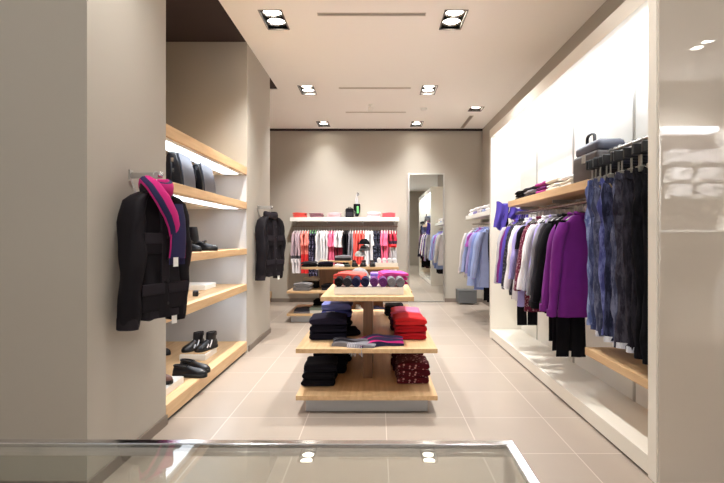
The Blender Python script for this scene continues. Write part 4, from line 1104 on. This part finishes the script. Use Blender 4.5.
# ------------------------------------------------------------------ back wall: bags, mirror, bin
t = thing('backpack', 'small black backpack on the back wall shelf', 'backpack', (-.50, 8.68, 1.571))
bm = bmesh.new(); rbox(bm, -.075, .075, -.06, .06, 0, .17, .03); obj('body', bm, F['black'], t, smooth=True)
bm = bmesh.new(); rbox(bm, -.06, .06, -.085, -.055, .02, .1, .012); obj('pocket', bm, F['charcoal'], t, smooth=True)
obj('handle', tube([(-.03, 0, .165), (-.02, 0, .19), (.02, 0, .19), (.03, 0, .165)], .006, 8, (0, 1, 0)), F['black'], t, smooth=True)
for s in (-1, 1): obj('strap', tube([(s*.07, 0, .14), (s*.1, .0, .1), (s*.095, 0, .03), (s*.07, 0, .02)], [(.004, .012)]*4, 8, (0, 1, 0)), F['grey'], t, smooth=True)
t = thing('wall_hook', 'small chrome hook on the back wall above the white shelf', 'wall hook', (-.355, 8.9, 2.02))
obj('plate', bxm(-.02, .02, -.006, 0, -.03, .03), CHROME, t)
obj('prong', tube([(0, -.005, 0), (0, -.04, -.01), (0, -.06, .005), (0, -.065, .03)], .006, 8, (1, 0, 0)), CHROME, t, smooth=True)
t = thing('umbrella_pouch', 'black pouch with green label hanging from the back wall hook', 'pouch', (-.375, 8.84, 2.02))
bm = bmesh.new(); loft(bm, [ell((0, 0, z), a, b, 18, 2.5) for z, a, b in ((-.42, .02, .012), (-.41, .035, .02), (-.36, .05, .026), (-.26, .062, .028), (-.2, .062, .026), (-.185, .055, .018))]); obj('body', bm, F['black'], t, smooth=True)
obj('strap', tube([(-.01, 0, -.19), (-.018, 0, -.1), (-.004, 0, .006), (.012, 0, -.1), (.016, 0, -.19)], [(.009, .003)]*5, 8, (0, 1, 0)), fabric((200, 200, 206)), t, smooth=True)
bm = bmesh.new(); box(bm, .0, .035, -.034, -.026, -.36, -.23); obj('label_patch', bm, mat('green_label', (110, 210, 120), .5), t, bevel=.003)

t = thing('standing_mirror', 'tall steel-framed mirror against the back wall', 'mirror', (.92, 8.88, 0))
obj('glass', bxm(-.315, .315, -.012, -.008, .02, 2.385), mat('mirror_silver', (232, 236, 234), .0, metal=1), t)
bm = bmesh.new()
for a in ((-.34, -.315, 0, 2.41), (.315, .34, 0, 2.41), (-.315, .315, 0, .022), (-.315, .315, 2.385, 2.41)): box(bm, a[0], a[1], -.025, .005, a[2], a[3])
obj('frame', bm, STEEL, t)
t = thing('waste_bin', 'dark grey square bin on small feet by the back wall', 'bin', (1.625, 8.66, 0))
GB = mat('bin_grey', (92, 94, 96), .5)
bm = bmesh.new(); box(bm, -.165, .165, -.15, .15, .03, .245); obj('body', bm, GB, t, bevel=.004)
obj('lid', bxm(-.17, .17, -.155, .155, .245, .262), GB, t, bevel=.003)
for sx in (-1, 1):
    for sy in (-1, 1):
        obj('foot', lathe([(.014, 0), (.018, .012), (.012, .03)], 12, (sx*.13, sy*.115, 0)), CHROME, t, smooth=True)
t = thing('plinth_bench', 'oak platform end peeking out beyond the farther left column', 'platform', (-2.25, 8.55, 0))
obj('board', bxm(-.3, .29, -.3, .3, .09, .21), OAK_X, t); obj('base', bxm(-.28, .27, -.28, .28, 0, .09), OAK_X, t)

# ------------------------------------------------------------------ glass counter in the foreground
ZG = .725
t = thing('glass_counter', 'chrome-framed glass display counter in the foreground', 'glass counter', (-.42, .68, 0), math.radians(-.45))
x0, x1, y0, y1 = -1.05, .735, -.5, .44
fr = .011
bm = bmesh.new()
box(bm, x0, x1, y1-2*fr, y1, ZG-.03, ZG)
obj('rim', bm, CHROME, t, bevel=.002)
obj('rim', bxm(x0, x1, y0, y0+2*fr, ZG-.03, ZG), CHROME, t, bevel=.002)
obj('rim', bxm(x1-2*fr, x1, y0+2*fr, y1-2*fr, ZG-.03, ZG), CHROME, t, bevel=.002)
obj('rim', bxm(x0, x0+2*fr, y0+2*fr, y1-2*fr, ZG-.03, ZG), CHROME, t, bevel=.002)
for xx in (x0, x1-2*fr):
    for yy in (y0, y1-2*fr): obj('leg', bxm(xx, xx+2*fr, yy, yy+2*fr, 0, ZG-.03), CHROME, t)
GL = glass_mat('counter_glass', (.86, .88, .86))
obj('glass_top', bxm(x0+2*fr, x1-2*fr, y0+2*fr, y1-2*fr, ZG-.010, ZG-.002), GL, t)
bm = bmesh.new(); box(bm, x0+2*fr, x1-2*fr, y0, y0+.02, 0, .05); box(bm, x0+2*fr, x1-2*fr, y1-.02, y1, .0, .012); obj('base_rail', bm, CHROME, t)

# ------------------------------------------------------------------ shelf display behind, seen mirrored in the glossy end panel
t = thing('shirt_display', 'white shirt shelving opposite, mirrored in the glossy beige panel', 'shelving', (3.95, -1.55, 0))
for z in (1.70, 1.905, 2.13): obj('shelf', bxm(-.45, .42, .002, .2, z, z+.015), WHITE, t)
obj('shelf', bxm(-.45, .42, .002, .3, 1.27, 1.30), WHITE, t)
obj('contrast_board', bxm(-.45, .42, .001, .01, 1.25, 2.6), mat('board_dark', (120, 110, 104), .7), t)  # dark backing added so the stacks stand out in the panel's reflection
obj('side', bxm(-.47, -.45, .002, .3, 0, 2.6), WHITE, t); obj('side', bxm(.42, .44, .002, .3, 0, 2.6), WHITE, t)
obj('light_strip', bxm(-.40, .27, .1, .3, 2.52, 2.58), emit('display_light', (250, 250, 255), 4), t)
proto = None
for ci, x in enumerate((3.78, 4.16)):
    for ri, z in enumerate((1.716, 1.921, 2.146)):
        for k in range(3):
            lb = f'{LV3[k]} white folded shirt, {("lower", "middle", "upper")[ri]} row, {("left", "right")[ci]} column, mirrored shelving'
            if proto is None: proto = folded('folded_shirt', lb, 'shirt', (x, -1.38, z), PI, F['white'], .24, .24, .05, 1, 300, 'shirts on the mirrored shelving')
            else: copy_tree(proto, (x, -1.38, z+.05*k), PI, lb)

# ------------------------------------------------------------------ camera, world, view
cd = bpy.data.cameras.new('camera'); cam = bpy.data.objects.new('camera', cd); COL.objects.link(cam)
cd.sensor_width = 36; cd.lens = 475/724*36; cd.clip_start = .02
cd.shift_x = -15/724; cd.shift_y = -3.5/724
cam.location = (0, 0, 1.2); cam.rotation_euler = (PI/2, 0, 0)
SC.camera = cam
w = bpy.data.worlds.new('world'); SC.world = w; w.use_nodes = True
wn = w.node_tree; bg = wn.nodes['Background']                # brighter lower half is made up to lift the ceiling; dim above
tc = wn.nodes.new('ShaderNodeTexCoord'); sx = wn.nodes.new('ShaderNodeSeparateXYZ'); wn.links.new(tc.outputs['Generated'], sx.inputs['Vector'])
mr = wn.nodes.new('ShaderNodeMapRange'); mr.inputs['From Min'].default_value = -.08; mr.inputs['From Max'].default_value = .08
mr.inputs['To Min'].default_value = 2.3; mr.inputs['To Max'].default_value = .35
wn.links.new(sx.outputs['Z'], mr.inputs['Value']); wn.links.new(mr.outputs['Result'], bg.inputs['Strength'])
bg.inputs['Color'].default_value = (.97, .97, 1, 1)
SC.view_settings.view_transform = 'Standard'; SC.view_settings.look = 'None'
SC.view_settings.exposure = .64; SC.view_settings.gamma = 1
SC.cycles.max_bounces = 10; SC.cycles.diffuse_bounces = 6; SC.cycles.transparent_max_bounces = 12
SC.cycles.use_denoising = True
